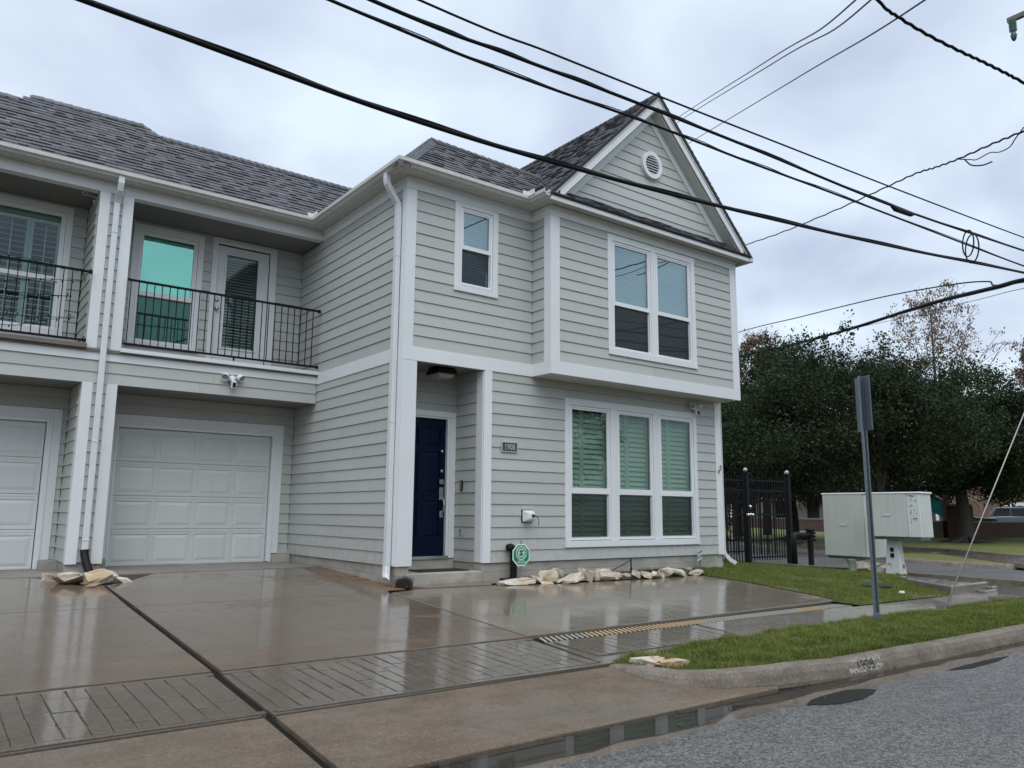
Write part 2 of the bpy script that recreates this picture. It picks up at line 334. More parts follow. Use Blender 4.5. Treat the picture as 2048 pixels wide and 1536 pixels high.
# ---------------------------------------------------------------- mesh helpers
W = {}                                       # world position of every object's origin
ZERO = Vector((0, 0, 0))
class MB:
    def __init__(s): s.v = []; s.f = []; s.mi = []; s.mats = None
    def poly(s, pts, m=0):
        i = len(s.v); s.v += [tuple(p) for p in pts]; s.f.append(tuple(range(i, i + len(pts)))); s.mi.append(m)
    def hexa(s, p, m=0):                     # p: bottom loop of 4, top loop of 4
        i = len(s.v); s.v += [tuple(q) for q in p]
        for a in ((3, 2, 1, 0), (4, 5, 6, 7), (0, 1, 5, 4), (1, 2, 6, 5), (2, 3, 7, 6), (3, 0, 4, 7)):
            s.f.append(tuple(i + k for k in a)); s.mi.append(m)
        return s
    def box(s, x0, x1, y0, y1, z0, z1, m=0):
        return s.hexa([(x0, y0, z0), (x1, y0, z0), (x1, y1, z0), (x0, y1, z0), (x0, y0, z1), (x1, y0, z1), (x1, y1, z1), (x0, y1, z1)], m)
    def prism(s, pts, ext, m=0):             # closed solid: planar outline swept along ext
        n = len(pts); i = len(s.v); e = Vector(ext)
        s.v += [tuple(p) for p in pts] + [tuple(Vector(p) + e) for p in pts]
        s.f.append(tuple(range(i + n - 1, i - 1, -1))); s.f.append(tuple(range(i + n, i + 2 * n))); s.mi += [m, m]
        for k in range(n):
            s.f.append((i + k, i + (k + 1) % n, i + n + (k + 1) % n, i + n + k)); s.mi.append(m)
        return s
    def tube(s, path, r, n=8, m=0, cap=True, ell=1.0):
        path = [Vector(p) for p in path]; k = len(path); i0 = len(s.v)
        rr = r if hasattr(r, '__len__') else [r] * k
        d0 = (path[1] - path[0]).normalized(); up = Vector((0, 0, 1)) if abs(d0.z) < .9 else Vector((1, 0, 0))
        a = d0.cross(up).normalized()
        for j in range(k):
            d = (path[min(j + 1, k - 1)] - path[max(j - 1, 0)]).normalized()
            a = (a - d * a.dot(d)).normalized(); b = d.cross(a)
            for q in range(n):
                t = 2 * math.pi * q / n
                s.v.append(tuple(path[j] + a * (math.cos(t) * rr[j]) + b * (math.sin(t) * rr[j] * ell)))
        for j in range(k - 1):
            for q in range(n):
                s.f.append((i0 + j * n + q, i0 + j * n + (q + 1) % n, i0 + (j + 1) * n + (q + 1) % n, i0 + (j + 1) * n + q)); s.mi.append(m)
        if cap:
            s.f.append(tuple(i0 + q for q in range(n - 1, -1, -1))); s.f.append(tuple(i0 + (k - 1) * n + q for q in range(n))); s.mi += [m, m]
        return s
    def rect_tube(s, path, w, h, side, m=0): # rectangular section; side = unit vector of the w direction
        path = [Vector(p) for p in path]; k = len(path); i0 = len(s.v); sd = Vector(side)
        for j in range(k):
            d = (path[min(j + 1, k - 1)] - path[max(j - 1, 0)]).normalized(); b = d.cross(sd).normalized()
            for (p, q) in ((-1, -1), (1, -1), (1, 1), (-1, 1)):
                s.v.append(tuple(path[j] + sd * (p * w / 2) + b * (q * h / 2)))
        for j in range(k - 1):
            for q in range(4):
                s.f.append((i0 + j * 4 + q, i0 + j * 4 + (q + 1) % 4, i0 + (j + 1) * 4 + (q + 1) % 4, i0 + (j + 1) * 4 + q)); s.mi.append(m)
        s.f.append((i0 + 3, i0 + 2, i0 + 1, i0)); s.f.append(tuple(i0 + (k - 1) * 4 + q for q in range(4))); s.mi += [m, m]
        return s
    def lathe(s, prof, c, axis=(0, 0, 1), n=16, m=0):   # prof: (r, h) along axis
        ax = Vector(axis).normalized(); up = Vector((0, 0, 1)) if abs(ax.z) < .9 else Vector((1, 0, 0)); a = ax.cross(up).normalized(); b = ax.cross(a); c = Vector(c); i0 = len(s.v)
        for r, h in prof:
            for q in range(n):
                t = 2 * math.pi * q / n; s.v.append(tuple(c + ax * h + a * (r * math.cos(t)) + b * (r * math.sin(t))))
        for j in range(len(prof) - 1):
            for q in range(n):
                s.f.append((i0 + j * n + q, i0 + j * n + (q + 1) % n, i0 + (j + 1) * n + (q + 1) % n, i0 + (j + 1) * n + q)); s.mi.append(m)
        s.f.append(tuple(i0 + q for q in range(n - 1, -1, -1))); s.f.append(tuple(i0 + (len(prof) - 1) * n + q for q in range(n))); s.mi += [m, m]
        return s
    def build(s, name, mat, parent=None, smooth=False, bevel=0, fix=True, origin=None):
        a = np.array(s.v, dtype=float)
        c = Vector(((a.min(0) + a.max(0)) / 2).tolist()) if origin is None else Vector(origin)
        me = bpy.data.meshes.new(name)
        me.from_pydata((a - np.array(c)).tolist(), [], s.f)
        for k in (mat if isinstance(mat, (list, tuple)) else [mat]): me.materials.append(M[k])
        if any(s.mi): me.polygons.foreach_set('material_index', s.mi)
        if fix:
            b = bmesh.new(); b.from_mesh(me); bmesh.ops.recalc_face_normals(b, faces=b.faces); b.to_mesh(me); b.free()
        if smooth: me.polygons.foreach_set('use_smooth', [True] * len(me.polygons))
        me.update()
        o = bpy.data.objects.new(name, me); COL.objects.link(o)
        put(o, c, parent)
        if bevel:
            mod = o.modifiers.new('bevel', 'BEVEL'); mod.width = bevel; mod.segments = 2; mod.limit_method = 'ANGLE'; mod.angle_limit = math.radians(50)
        return o
def put(o, c, parent=None):
    c = Vector(c); W[o] = c
    if parent is not None: o.parent = parent; o.location = c - W[parent]
    else: o.location = c
    return o
def thing(name, label, cat, loc, group=None):
    o = bpy.data.objects.new(name, None); COL.objects.link(o); o.empty_display_size = .2
    put(o, loc); return tag(o, label, cat, group)
def tag(o, label, cat, group=None):
    o['label'] = label; o['category'] = cat
    if group: o['group'] = group
    return o
def structure(o): o['kind'] = 'structure'; return o
def stuff(o): o['kind'] = 'stuff'; return o
def clone(o, loc, parent=None):              # copies a thing with its parts and sub-parts, meshes shared
    c = o.copy(); COL.objects.link(c); put(c, loc, parent)
    for ch in o.children: clone(ch, Vector(loc) + (W[ch] - W[o]), c)
    return c
def raw_mesh(name, verts, faces, mat, parent=None, smooth=False, mi=None):   # big arrays, faces all of one size
    c = (verts.min(0) + verts.max(0)) / 2; me = bpy.data.meshes.new(name)
    n, k = faces.shape
    me.vertices.add(len(verts)); me.vertices.foreach_set('co', (verts - c).astype(np.float32).ravel())
    me.loops.add(n * k); me.loops.foreach_set('vertex_index', faces.astype(np.int32).ravel())
    me.polygons.add(n); me.polygons.foreach_set('loop_start', np.arange(0, n * k, k, dtype=np.int32)); me.polygons.foreach_set('loop_total', np.full(n, k, dtype=np.int32))
    for q in (mat if isinstance(mat, (list, tuple)) else [mat]): me.materials.append(M[q])
    if mi is not None: me.polygons.foreach_set('material_index', mi.astype(np.int32))
    me.update(calc_edges=True); me.validate()
    o = bpy.data.objects.new(name, me); COL.objects.link(o); put(o, c.tolist(), parent); return o
class Fr:                                    # a wall's own frame: u along it, d out of it, z up
    def __init__(s, o, U, N): s.o, s.U, s.N = Vector(o), Vector(U), Vector(N)
    def p(s, u, d, z): return s.o + s.U * u + s.N * d + Vector((0, 0, z))
    def box(s, mb, u0, u1, d0, d1, z0, z1, m=0):
        return mb.hexa([s.p(u0, d1, z0), s.p(u1, d1, z0), s.p(u1, d0, z0), s.p(u0, d0, z0), s.p(u0, d1, z1), s.p(u1, d1, z1), s.p(u1, d0, z1), s.p(u0, d0, z1)], m)
FRONT, LEFT = ((1, 0, 0), (0, -1, 0)), ((0, 1, 0), (-1, 0, 0))
def fr_front(y): return Fr((0, y, 0), *FRONT)          # faces the street
def fr_left(x): return Fr((x, 0, 0), *LEFT)            # faces left; u is y

# ---------------------------------------------------------------- ground (setting)
SL = .05
def gz(y): return .07 + SL * y                         # the driveway's fall towards the street
GUT = -.262                                            # gutter invert
mb = MB(); mb.poly([(-400, -400, -.42), (600, -400, -.42), (600, 600, -.42), (-400, 600, -.42)])
structure(mb.build('ground', 'turf', fix=False))
def slab(name, pts, mat, thick=.14, dz=0.0, parent=None, bev=.008):
    mb = MB(); mb.prism([(x, y, gz(y) + dz - thick) for x, y in pts], (0, 0, thick))
    return mb.build(name, mat, parent, bevel=bev)
drv = slab('driveway', [(-10, -.31 + .2), (-3.53, -.375), (-3.47, 1.50), (-3.62, 1.20), (-4.02, 2.28), (-4.25, 2.50), (-10, 2.50)], 'driveway'); structure(drv)
for pts in ([(-10, -.13), (-3.53, -.392), (-3.59, -3.62), (-10, -3.60)],
            [(-3.46, -.392), (-.375, -.50), (-.535, -3.655), (-3.52, -3.625)],
            [(-3.44, 1.40), (-3.46, -.375), (-.375, -.482), (-.28, -.30), (-.28, 2.50), (-2.6, 2.50), (-3.12, 1.72)]):
    o = slab('driveway_slab', pts, 'driveway', parent=drv)
right = [(-.345, -.50), (.12, -.36), (1.5, -.42), (2.35, -.60), (4.4, -.71), (5.82, -.60)]
crack_a, crack_b = (2.56, -.62), (2.45, -3.40)
o = slab('driveway_slab', [(-.345, -.50), (.12, -.37), (1.5, -.43), (2.35, -.60), (2.555, -.612), (2.45, -3.575), (-.505, -3.615)], 'driveway_right', parent=drv)
o = slab('driveway_slab', [(2.567, -.612), (4.4, -.71), (5.55, -.63), (5.80, -.75), (5.80, -1.6), (5.50, -2.8), (5.33, -3.45), (5.2, -3.52), (2.462, -3.575)], 'driveway_right', parent=drv)
mb = MB(); mb.prism([(-12, -6.2, gz(-6.2) - .2), (7, -6.2, gz(-6.2) - .2), (7, 2.6, gz(2.6) - .2), (-12, 2.6, gz(2.6) - .2)], (0, 0, .165))
structure(mb.build('joint_bed', 'joint'))
# garage floor lip
mb = MB(); mb.hexa([(-12, 2.508, 0), (-.02, 2.508, 0), (-.02, 4.3, 0), (-12, 4.3, 0), (-12, 2.508, gz(2.5) + .006), (-.02, 2.508, gz(2.5) + .006), (-.02, 4.3, .214), (-12, 4.3, .200)])
structure(mb.build('garage_floor', 'garage_slab'))
# paver strip along the side wall
pav = MB(); pav.prism([(-.275, -.30, gz(-.12) - .1), (-.0, -.30, gz(-.12) - .1), (-.0, 2.5, gz(2.5) - .1), (-.275, 2.5, gz(2.5) - .1)], (0, 0, .085))
pav = structure(pav.build('paver_strip', 'joint'))
y = -.28
k = 0
while y < 2.4:
    ln = rnd.uniform(.16, .24); h = rnd.uniform(-.004, .006); mb = MB()
    mb.hexa([(-.270, y, gz(y) - .06), (-.004, y, gz(y) - .06), (-.004, y + ln - .012, gz(y + ln) - .06), (-.270, y + ln - .012, gz(y + ln) - .06),
             (-.270, y, gz(y) + h), (-.004, y, gz(y) + h), (-.004, y + ln - .012, gz(y + ln) + h), (-.270, y + ln - .012, gz(y + ln) + h)])
    mb.build('paver', ('paver_orange', 'paver_grey')[k % 2], pav, bevel=.004); y += ln; k += 1
# small patch slab in front of the step
o = slab('step_pad', [(.13, -.05), (1.62, -.03), (1.40, -.36), (.35, -.33)], 'driveway_right', dz=.012); structure(o)

# stamped stone band across both drives: every stone is its own piece
def stone_band(x0, x1, y0, y1, mat, par, first):
    n = 0; y0 += .05; y1 -= .05
    x = x0; col = 0
    while x < x1 - .05:
        w = min(rnd.uniform(.108, .145), x1 - x)
        if x1 - x - w < .06: w = x1 - x
        cuts = [y0]; y = y0 + rnd.uniform(.12, .34)
        while y < y1 - .12: cuts.append(y); y += rnd.uniform(.26, .38)
        cuts.append(y1)
        for a, b in zip(cuts, cuts[1:]):
            j = lambda: rnd.uniform(-.005, .005); g = .005
            q = [(x + g + j(), a + g + j()), (x + w - g + j(), a + g + j()), (x + w - g + j(), b - g + j()), (x + g + j(), b - g + j())]
            h = rnd.uniform(-.002, .002); m_ = MB()
            m_.hexa([(px, py, gz(py) - .05) for px, py in q] + [(px, py, gz(py) + h) for px, py in q])
            m_.build('paving_stone', mat, par, bevel=.004); n += 1
        x += w
    return n
sb = structure(slab('stamped_paving', [(-10, -3.66), (-3.605, -3.685), (-3.635, -4.86), (-10, -4.83)], 'stamped', dz=-.012))
for pts in ([(-3.535, -3.685), (-.545, -3.72), (-.645, -4.885), (-3.565, -4.865)], [(-.51, -3.90), (1.70, -3.93), (1.62, -4.63), (.6, -4.83), (-.61, -4.90)]):
    slab('paving_bed', pts, 'stamped', dz=-.012, parent=sb)
# smooth borders of the band, flush with the stones
for a, b in (((-10, -3.66), (-3.605, -3.685)), ((-3.535, -3.685), (-.545, -3.72))):
    slab('paving_border', [a, b, (b[0], b[1] - .05), (a[0], a[1] - .05)], 'stamped', thick=.06, parent=sb, bev=.004)
    c1, c2 = (a[0], a[1] - 1.17), (b[0], b[1] - 1.17)
    slab('paving_border', [c1, c2, (c2[0], c2[1] + .05), (c1[0], c1[1] + .05)], 'stamped', thick=.06, parent=sb, bev=.004)
n_st = stone_band(-5.5, -3.66, -4.845, -3.665, 'stamped', sb, True) + stone_band(-3.49, -.66, -4.87, -3.70, 'stamped', sb, True) + stone_band(-.46, 1.62, -4.66, -3.91, 'stamped', sb, True)
# apron down to the gutter, either side of the wide joint
ap = structure(slab('driveway_apron', [(-10, -4.93), (-3.655, -4.955), (-3.70, -6.14), (-10, -6.14)], 'apron'))
slab('apron_slab', [(-3.585, -4.955), (-.66, -4.975), (-.72, -5.2), (-.74, -5.42), (-.66, -5.69), (-.49, -5.87), (-.30, -5.98), (.06, -6.09), (.02, -6.14), (-3.63, -6.14)], 'apron', parent=ap)
# sidewalk to the corner
sw = structure(slab('sidewalk', [(1.72, -3.94), (4.9, -3.955), (4.9, -4.71), (2.24, -4.66), (1.64, -4.64)], 'sidewalk'))
for a, b in ((4.91, 7.4), (7.41, 10.2), (10.21, 12.4)):
    slab('sidewalk_slab', [(a, -4.0), (b, -4.02), (b, -4.86), (a, -4.72)], 'sidewalk', parent=sw)
# gutter pan, standing water, kerb
gp = [(-12, -6.155, GUT), (12.6, -6.26, GUT)]
mb = MB(); mb.prism([(-14, -6.155, GUT - .1), (14, -6.25, GUT - .1), (14, -6.85, GUT - .093), (-14, -6.80, GUT - .093)], (0, 0, .10)); structure(mb.build('gutter_pan', 'gutter_pan'))
def blob(cx, cy, pts, z, name, mat, lab=None):
    mb = MB(); mb.poly([(x, y, z) for x, y in pts]); return mb.build(name, mat, fix=False)
def ragged(a, b, n, amp, y0): return [(a + (b - a) * i / n, y0 + rnd.uniform(-amp, amp)) for i in range(n + 1)]
pt = [(-12, -6.166), (-.9, -6.166)] + [(-.2, -6.176), (.9, -6.21), (2.5, -6.245), (13, -6.262)] + list(reversed(ragged(-12, 13, 90, .03, -6.35)))
pt = pt[:6] + [(x, y - (.10 if x < -1.0 else 0) * (1 if x > -9 else .5)) for x, y in pt[6:]]
structure(blob(0, 0, pt, GUT + .0105, 'gutter_water', 'water'))
foot = [(-.655, -4.945), (-.70, -5.152), (-.722, -5.403), (-.655, -5.667), (-.495, -5.838), (-.364, -5.925), (-.12, -6.01), (.135, -6.076), (.5, -6.13), (.93, -6.169), (1.6, -6.20), (2.4, -6.23), (3.3, -6.245), (4.3, -6.255), (5.6, -6.26), (7.2, -6.26), (8.6, -6.24), (9.6, -6.05), (10.6, -5.5), (11.4, -4.7), (11.95, -3.6), (12.15, -2.4), (12.25, -1.0), (12.45, .8), (12.7, 3.0), (13.1, 6.0), (14.0, 11.0), (16.0, 20.0)]
def kerb_h(i): return (.012, .04, .065, .085, .10, .108, .116, .122, .128, .134, .14)[min(i, 10)]
def sweep(path, prof_of):
    mb = MB(); rows = []
    for i, p in enumerate(path):
        p = Vector((*p, 0)); a = Vector((*path[max(i - 1, 0)], 0)); b = Vector((*path[min(i + 1, len(path) - 1)], 0)); t = (b - a).normalized(); nrm = Vector((-t.y, t.x, 0))
        rows.append([p + nrm * q + Vector((0, 0, z)) for q, z in prof_of(i, p)])
    m_ = len(rows[0])
    for r in rows: mb.v += [tuple(q) for q in r]
    for i in range(len(rows) - 1):
        for k in range(m_ - 1): mb.f.append((i * m_ + k, (i + 1) * m_ + k, (i + 1) * m_ + k + 1, i * m_ + k + 1)); mb.mi.append(0)
    mb.f.append(tuple(range(m_))); mb.f.append(tuple((len(rows) - 1) * m_ + k for k in range(m_ - 1, -1, -1))); mb.mi += [0, 0]
    return mb
def kprof(i, p):
    h = kerb_h(i); g = max(GUT, gz(p.y) - .004) if i < 9 else GUT
    return [(0, g - .1), (0, g), (.02, g + h * .55), (.045, g + h * .88), (.075, g + h), (.16, g + h + .004), (.185, g + h - .002), (.19, g - .1)]
brk = [0, 10, 14, 17, len(foot) - 1]
kb = None
for a, b in zip(brk, brk[1:]):
    seg = foot[a:b + 1]
    off = a
    m_ = sweep([seg[0]] + seg[1:-1] + [tuple(np.array(seg[-1]) - (np.array(seg[-1]) - np.array(seg[-2])) * .006)], lambda i, p, o_=off: kprof(i + o_, p))
    o = m_.build('kerb' if kb is None else 'kerb_section', 'kerb', kb)
    kb = kb or structure(o)
# road sheets: asphalt with a ragged edge over the pan
edge = ragged(-14, 13, 130, .03, -6.52)
edge = [(x, y - .10 * math.exp(-((x - .1) / .45) ** 2) - (.04 if x < -1.5 else 0)) for x, y in edge]
road = MB(); road.prism([(-60, -6.7, GUT - .2)] + [(x, y, GUT - .2) for x, y in edge] + [(30, -7.2, GUT - .2), (60, -7.4, GUT - .2), (60, -17.5, GUT - .2), (-60, -17.5, GUT - .2)], (0, 0, .212))
structure(road.build('road', 'asphalt'))
structure(blob(0, 0, [(-.26, -6.56), (-.1, -6.50), (.05, -6.48), (.25, -6.47), (.42, -6.47), (.58, -6.52), (.64, -6.60), (.48, -6.66), (.25, -6.71), (.0, -6.70), (-.18, -6.64)], GUT + .0165, 'asphalt_patch', 'asphalt_patch'))
structure(blob(0, 0, [(1.9, -6.56), (2.3, -6.54), (2.9, -6.54), (3.2, -6.57), (2.8, -6.63), (2.2, -6.64)], GUT + .0165, 'asphalt_patch', 'asphalt_patch'))
# the cross street and what lies beyond its far kerb
mb = MB(); mb.prism([(12.0, -7.2, -.45), (60, -7.2, -.45), (60, -6.0, -.45), (18.4, -5.0, -.45), (17.5, -1.2, -.45), (17.55, .6, -.45), (18.9, 3.2, -.45), (20.7, 6.3, -.45), (23.5, 11, -.45), (28, 19, -.45), (40, 40, -.45), (22, 40, -.45), (16, 20, -.45), (14, 11, -.45), (13.1, 6, -.45), (12.45, .8, -.45), (12.15, -2.4, -.45), (11.4, -4.7, -.45), (9.6, -6.0, -.45)], (0, 0, .192))
structure(mb.build('cross_street', 'asphalt'))
far_foot = [(24, -3.4), (20.5, -3.0), (18.6, -2.2), (17.7, -1.0), (17.5, .3), (17.9, 1.6), (18.9, 3.4), (20.7, 6.6), (23.5, 11.3), (28, 19), (40, 40)]
m_ = sweep([p for p in far_foot], lambda i, p: [(0, -.36), (0, -.26), (-.03, -.17), (-.07, -.13), (-.25, -.125), (-.26, -.36)]); structure(m_.build('kerb', 'kerb'))
def flat(name, pts, z, mat, th=.12):
    mb = MB(); mb.prism([(x, y, z - th) for x, y in pts], (0, 0, th)); return mb.build(name, mat)
structure(flat('verge', [(24, -3.1), (20.5, -2.7), (18.7, -1.9), (17.95, -.9), (17.77, .3), (18.15, 1.5), (19.1, 3.2), (20.9, 6.4), (23.7, 11.1), (28.2, 18.8), (40.2, 39.8), (80, 80), (110, 20), (80, -8)], -.135, 'park_turf', .2))
structure(flat('sidewalk', [(17.0, -1.9), (21.8, 2.6), (22.5, 4.6), (23.0, 7.7), (27.4, 15.4), (44, 42), (47, 41), (31.2, 17.6), (27.2, 10.3), (26.4, 6.2), (25.6, 4.0), (22.6, .3), (19.5, -2.6)], -.105, 'sidewalk', .1))
# rising park lawn behind the far sidewalk
mb = MB(); mb.poly([(22.7, .2, -.11), (26.5, 6.1, -.11), (27.3, 10.3, -.11), (31.3, 17.6, -.11), (47, 41, -.11), (62, 50, .12), (56, 40, .12), (41, 12.5, .12), (47, 9.5, .12), (60, 4, .12), (60, -6, .12), (30, -5, -.11)]); structure(mb.build('park_lawn', 'park_turf', fix=False))
structure(flat('park_yard', [(41, 12.7), (56, 40.2), (75, 75), (160, 60), (120, -10), (60, -6), (60, 4.2), (47, 9.7)], .10, 'sidewalk', .1))
# house lot lawn on the right, and the planted strip
lawn_top = [(5.29, -3.47), (5.45, -2.83), (5.76, -1.6), (5.76, -.74), (6.3, -.02), (7.25, 0), (7.25, 8), (13.2, 8), (12.85, 3.0), (12.6, .8), (12.4, -1.0), (9.7, -2.45), (9.15, -2.52), (7.66, -4.03), (5.06, -3.99), (5.02, -3.62)]
def lawn_z(x, y):
    z = gz(min(y, 0)) + .01
    t_ = min(max((x - 7.0) / 4.8, 0), 1)
    return z * (1 - t_) + (-.185) * t_ + .10 * math.exp(-((x - 9.0) / 1.3) ** 2 - ((y + 1.9) / 1.3) ** 2)
def fan(name, pts, zf, mat):
    bm_ = bmesh.new(); vs = [bm_.verts.new((x, y, 0)) for x, y in pts]; bm_.faces.new(vs)
    bmesh.ops.triangulate(bm_, faces=bm_.faces[:]); 
    for _ in range(4): bmesh.ops.subdivide_edges(bm_, edges=[e for e in bm_.edges if e.calc_length() > .5], cuts=1, use_grid_fill=False); bmesh.ops.triangulate(bm_, faces=bm_.faces[:])
    for v in bm_.verts: v.co.z = zf(v.co.x, v.co.y)
    me = bpy.data.meshes.new(name); bm_.to_mesh(me); bm_.free(); me.materials.append(M[mat]); o = bpy.data.objects.new(name, me); COL.objects.link(o); W[o] = ZERO.copy(); return o
structure(fan('lawn', lawn_top, lawn_z, 'turf'))
strip_in = [(-.60, -4.95), (.2, -4.84), (.78, -4.765), (1.66, -4.665), (2.24, -4.675), (4.9, -4.735), (8.2, -4.90), (11.2, -4.86)]
strip_out = [(11.0, -4.9), (9.5, -5.85), (8.5, -6.05), (5.6, -6.07), (3.3, -6.055), (1.6, -6.01), (.93, -5.98), (.5, -5.94), (.1, -5.88), (-.22, -5.76), (-.40, -5.62), (-.52, -5.45), (-.56, -5.2)]
def strip_z(x, y):
    t_ = min(max((-y - 4.75) / 1.2, 0), 1); base = gz(-4.8) - .005; top = (GUT + .135) if x > 1 else GUT + .06 + .075 * min(max((x + .5) / 1.5, 0), 1)
    return base * (1 - t_) + top * t_ + .035 * math.sin(math.pi * t_) * min(max((x + .7) / 1.2, .2), 1)
structure(fan('planting_strip', strip_in + strip_out, strip_z, 'turf'))
# mulch bed along the foundation
structure(fan('mulch_bed', [(1.85, -.42), (2.35, -.585), (4.4, -.69), (5.6, -.62), (6.35, -.0), (1.80, .02)], lambda x, y: gz(y) + .012 + .03 * (y > -.3), 'soil'))
def inside(px, py, poly):
    n = len(poly); r = np.zeros(len(px), bool); j = n - 1
    for i in range(n):
        xi, yi = poly[i]; xj, yj = poly[j]
        r ^= ((yi > py) != (yj > py)) & (px < (xj - xi) * (py - yi) / (yj - yi + 1e-12) + xi); j = i
    return r
def grass(name, poly, zf, n, h0, h1, w, mat, lean=.6, bare=None, parent=None):
    P = np.array(poly); lo, hi = P.min(0), P.max(0)
    x = nrng.uniform(lo[0], hi[0], n * 3); y = nrng.uniform(lo[1], hi[1], n * 3); k = inside(x, y, poly)
    if bare is not None: k &= ~bare(x, y)
    x, y = x[k][:n], y[k][:n]; n = len(x)
    tuft = (np.sin(x * 9.1 + 2 * np.sin(y * 5.3)) * np.sin(y * 8.3 + 2 * np.sin(x * 4.1)) + 1) / 2
    z = np.array([zf(a, b) for a, b in zip(x, y)])
    h = nrng.uniform(h0, h1, n) * (.4 + 1.0 * tuft); a = nrng.uniform(0, 2 * np.pi, n); l = nrng.uniform(0, lean, n) * h; b = nrng.uniform(0, 2 * np.pi, n)
    dx, dy = np.cos(a) * w / 2, np.sin(a) * w / 2
    v = np.empty((n, 4, 3)); v[:, 0] = np.stack([x - dx, y - dy, z - .01], 1); v[:, 1] = np.stack([x + dx, y + dy, z - .01], 1)
    mx, my, mz = x + np.cos(b) * l * .35, y + np.sin(b) * l * .35, z + h * .62
    v[:, 2] = np.stack([mx + dx * .8, my + dy * .8, mz], 1); v[:, 3] = np.stack([mx - dx * .8, my - dy * .8, mz], 1)
    tip = np.stack([x + np.cos(b) * l * 1.3, y + np.sin(b) * l * 1.3, z + h * .98], 1)
    V = np.concatenate([v.reshape(-1, 3), tip]); q = np.arange(n) * 4
    F = np.concatenate([np.stack([q, q + 1, q + 2], 1), np.stack([q, q + 2, q + 3], 1), np.stack([q + 3, q + 2, 4 * n + np.arange(n)], 1)])
    return raw_mesh(name, V, F, mat, parent)
def bare2(x, y): return (np.hypot((x - 8.0) / .30, (y + 2.55) / .16) < 1) | ((np.sin(x * 1.7 + 2) * np.sin(y * 2.9 + x) > .62) & (nrng.uniform(0, 1, len(x)) < .75)) | ((nrng.uniform(0, 1, len(x)) < .35) & (np.sin(x * 3.7) + np.sin(y * 4.9 + 1) > .9))
def bare1(x, y): return (np.hypot((x - 3.7) / .55, (y + 5.15) / .22) < 1) & (nrng.uniform(0, 1, len(x)) < .7) | ((np.sin(x * 2.3 + 1) * np.sin(y * 6 + x) > .55) & (nrng.uniform(0, 1, len(x)) < .8))
stuff(grass('grass', [(x, y + .035) for x, y in strip_in] + [(x, y - .04) for x, y in strip_out], strip_z, 150000, .03, .075, .006, 'grass', .9, bare1))
stuff(grass('grass', lawn_top, lawn_z, 190000, .025, .06, .006, 'grass', .9, bare2))

# ---------------------------------------------------------------- the townhouse
house = thing('townhouse', 'pale grey clapboard townhouse with white trim, steep front gable and two garage bays', 'house', (1.5, 2.0, .07))
PL = []                                            # every siding plank, built at the end
def wall(fr, u0, u1, z0, z1, holes=(), th=.12, back=0.0):
    us = sorted({u0, u1, *[min(max(h[k], u0), u1) for h in holes for k in (0, 1)]}); zs = sorted({z0, z1, *[min(max(h[k], z0), z1) for h in holes for k in (2, 3)]})
    mb = MB()
    for a, b in zip(us, us[1:]):
        for c, d in zip(zs, zs[1:]):
            if not any(h[0] <= (a + b) / 2 <= h[1] and h[2] <= (c + d) / 2 <= h[3] for h in holes): fr.box(mb, a, b, -th - back, -back, c, d)
    return mb.build('wall', 'wall_core', house)
CO = .1778
def planks(w, fr, u0, u1, z0, z1, holes=(), base=None, lean=.021, top=.006, back=0.0):
    base = z0 if base is None else base
    k = math.floor((z0 - base) / CO + 1e-6)
    while True:
        a = base + k * CO; b = a + CO; k += 1
        if a >= z1 - .004: break
        lo, hi = max(a, z0), min(b, z1)
        segs = [(u0, u1, lo, hi)]
        for h in holes:
            out = []
            for (p, q, c, d) in segs:
                if h[1] <= p or h[0] >= q or h[3] <= c + .002 or h[2] >= d - .002: out.append((p, q, c, d)); continue
                if h[0] > p: out.append((p, h[0], c, d))
                if h[1] < q: out.append((h[1], q, c, d))
                m0, m1 = max(p, h[0]), min(q, h[1])
                if h[2] > c + .002: out.append((m0, m1, c, h[2]))
                if h[3] < d - .002: out.append((m0, m1, h[3], d))
            segs = out
        for (p, q, c, d) in segs:
            cuts = [p, q]
            if q - p > 3.7:
                x_ = p + rnd.uniform(.35, .65) * (q - p); cuts = [p, x_ - .001, x_ + .001, q]
            for i in range(0, len(cuts), 2):
                PL.append((w, fr, cuts[i], cuts[i + 1], c + (.005 if c > z0 + .01 and abs(c - a) < .001 else 0), d, lean - (lean - top) * (c - a) / CO - back, lean - (lean - top) * (d - a) / CO - back, -back))
def board(fr, u0, u1, z0, z1, d0=0.0, d1=.028, name='trim_board', mat='trim', par=None, bev=.003):
    mb = MB(); fr.box(mb, u0, u1, d0, d1, z0, z1); return mb.build(name, mat, par or house, bevel=bev)
F0, FB, FG, FP, FD = fr_front(0), fr_front(-.493), fr_front(4.06), fr_front(3.09), fr_front(.79)
S0, SR, SB, SL_ = fr_left(0), fr_left(1.47), fr_left(2.43), fr_left(-3.70)
ZB, BT0, BT1, ZF, ZS = .345, 3.325, 3.53, 5.99, 6.18

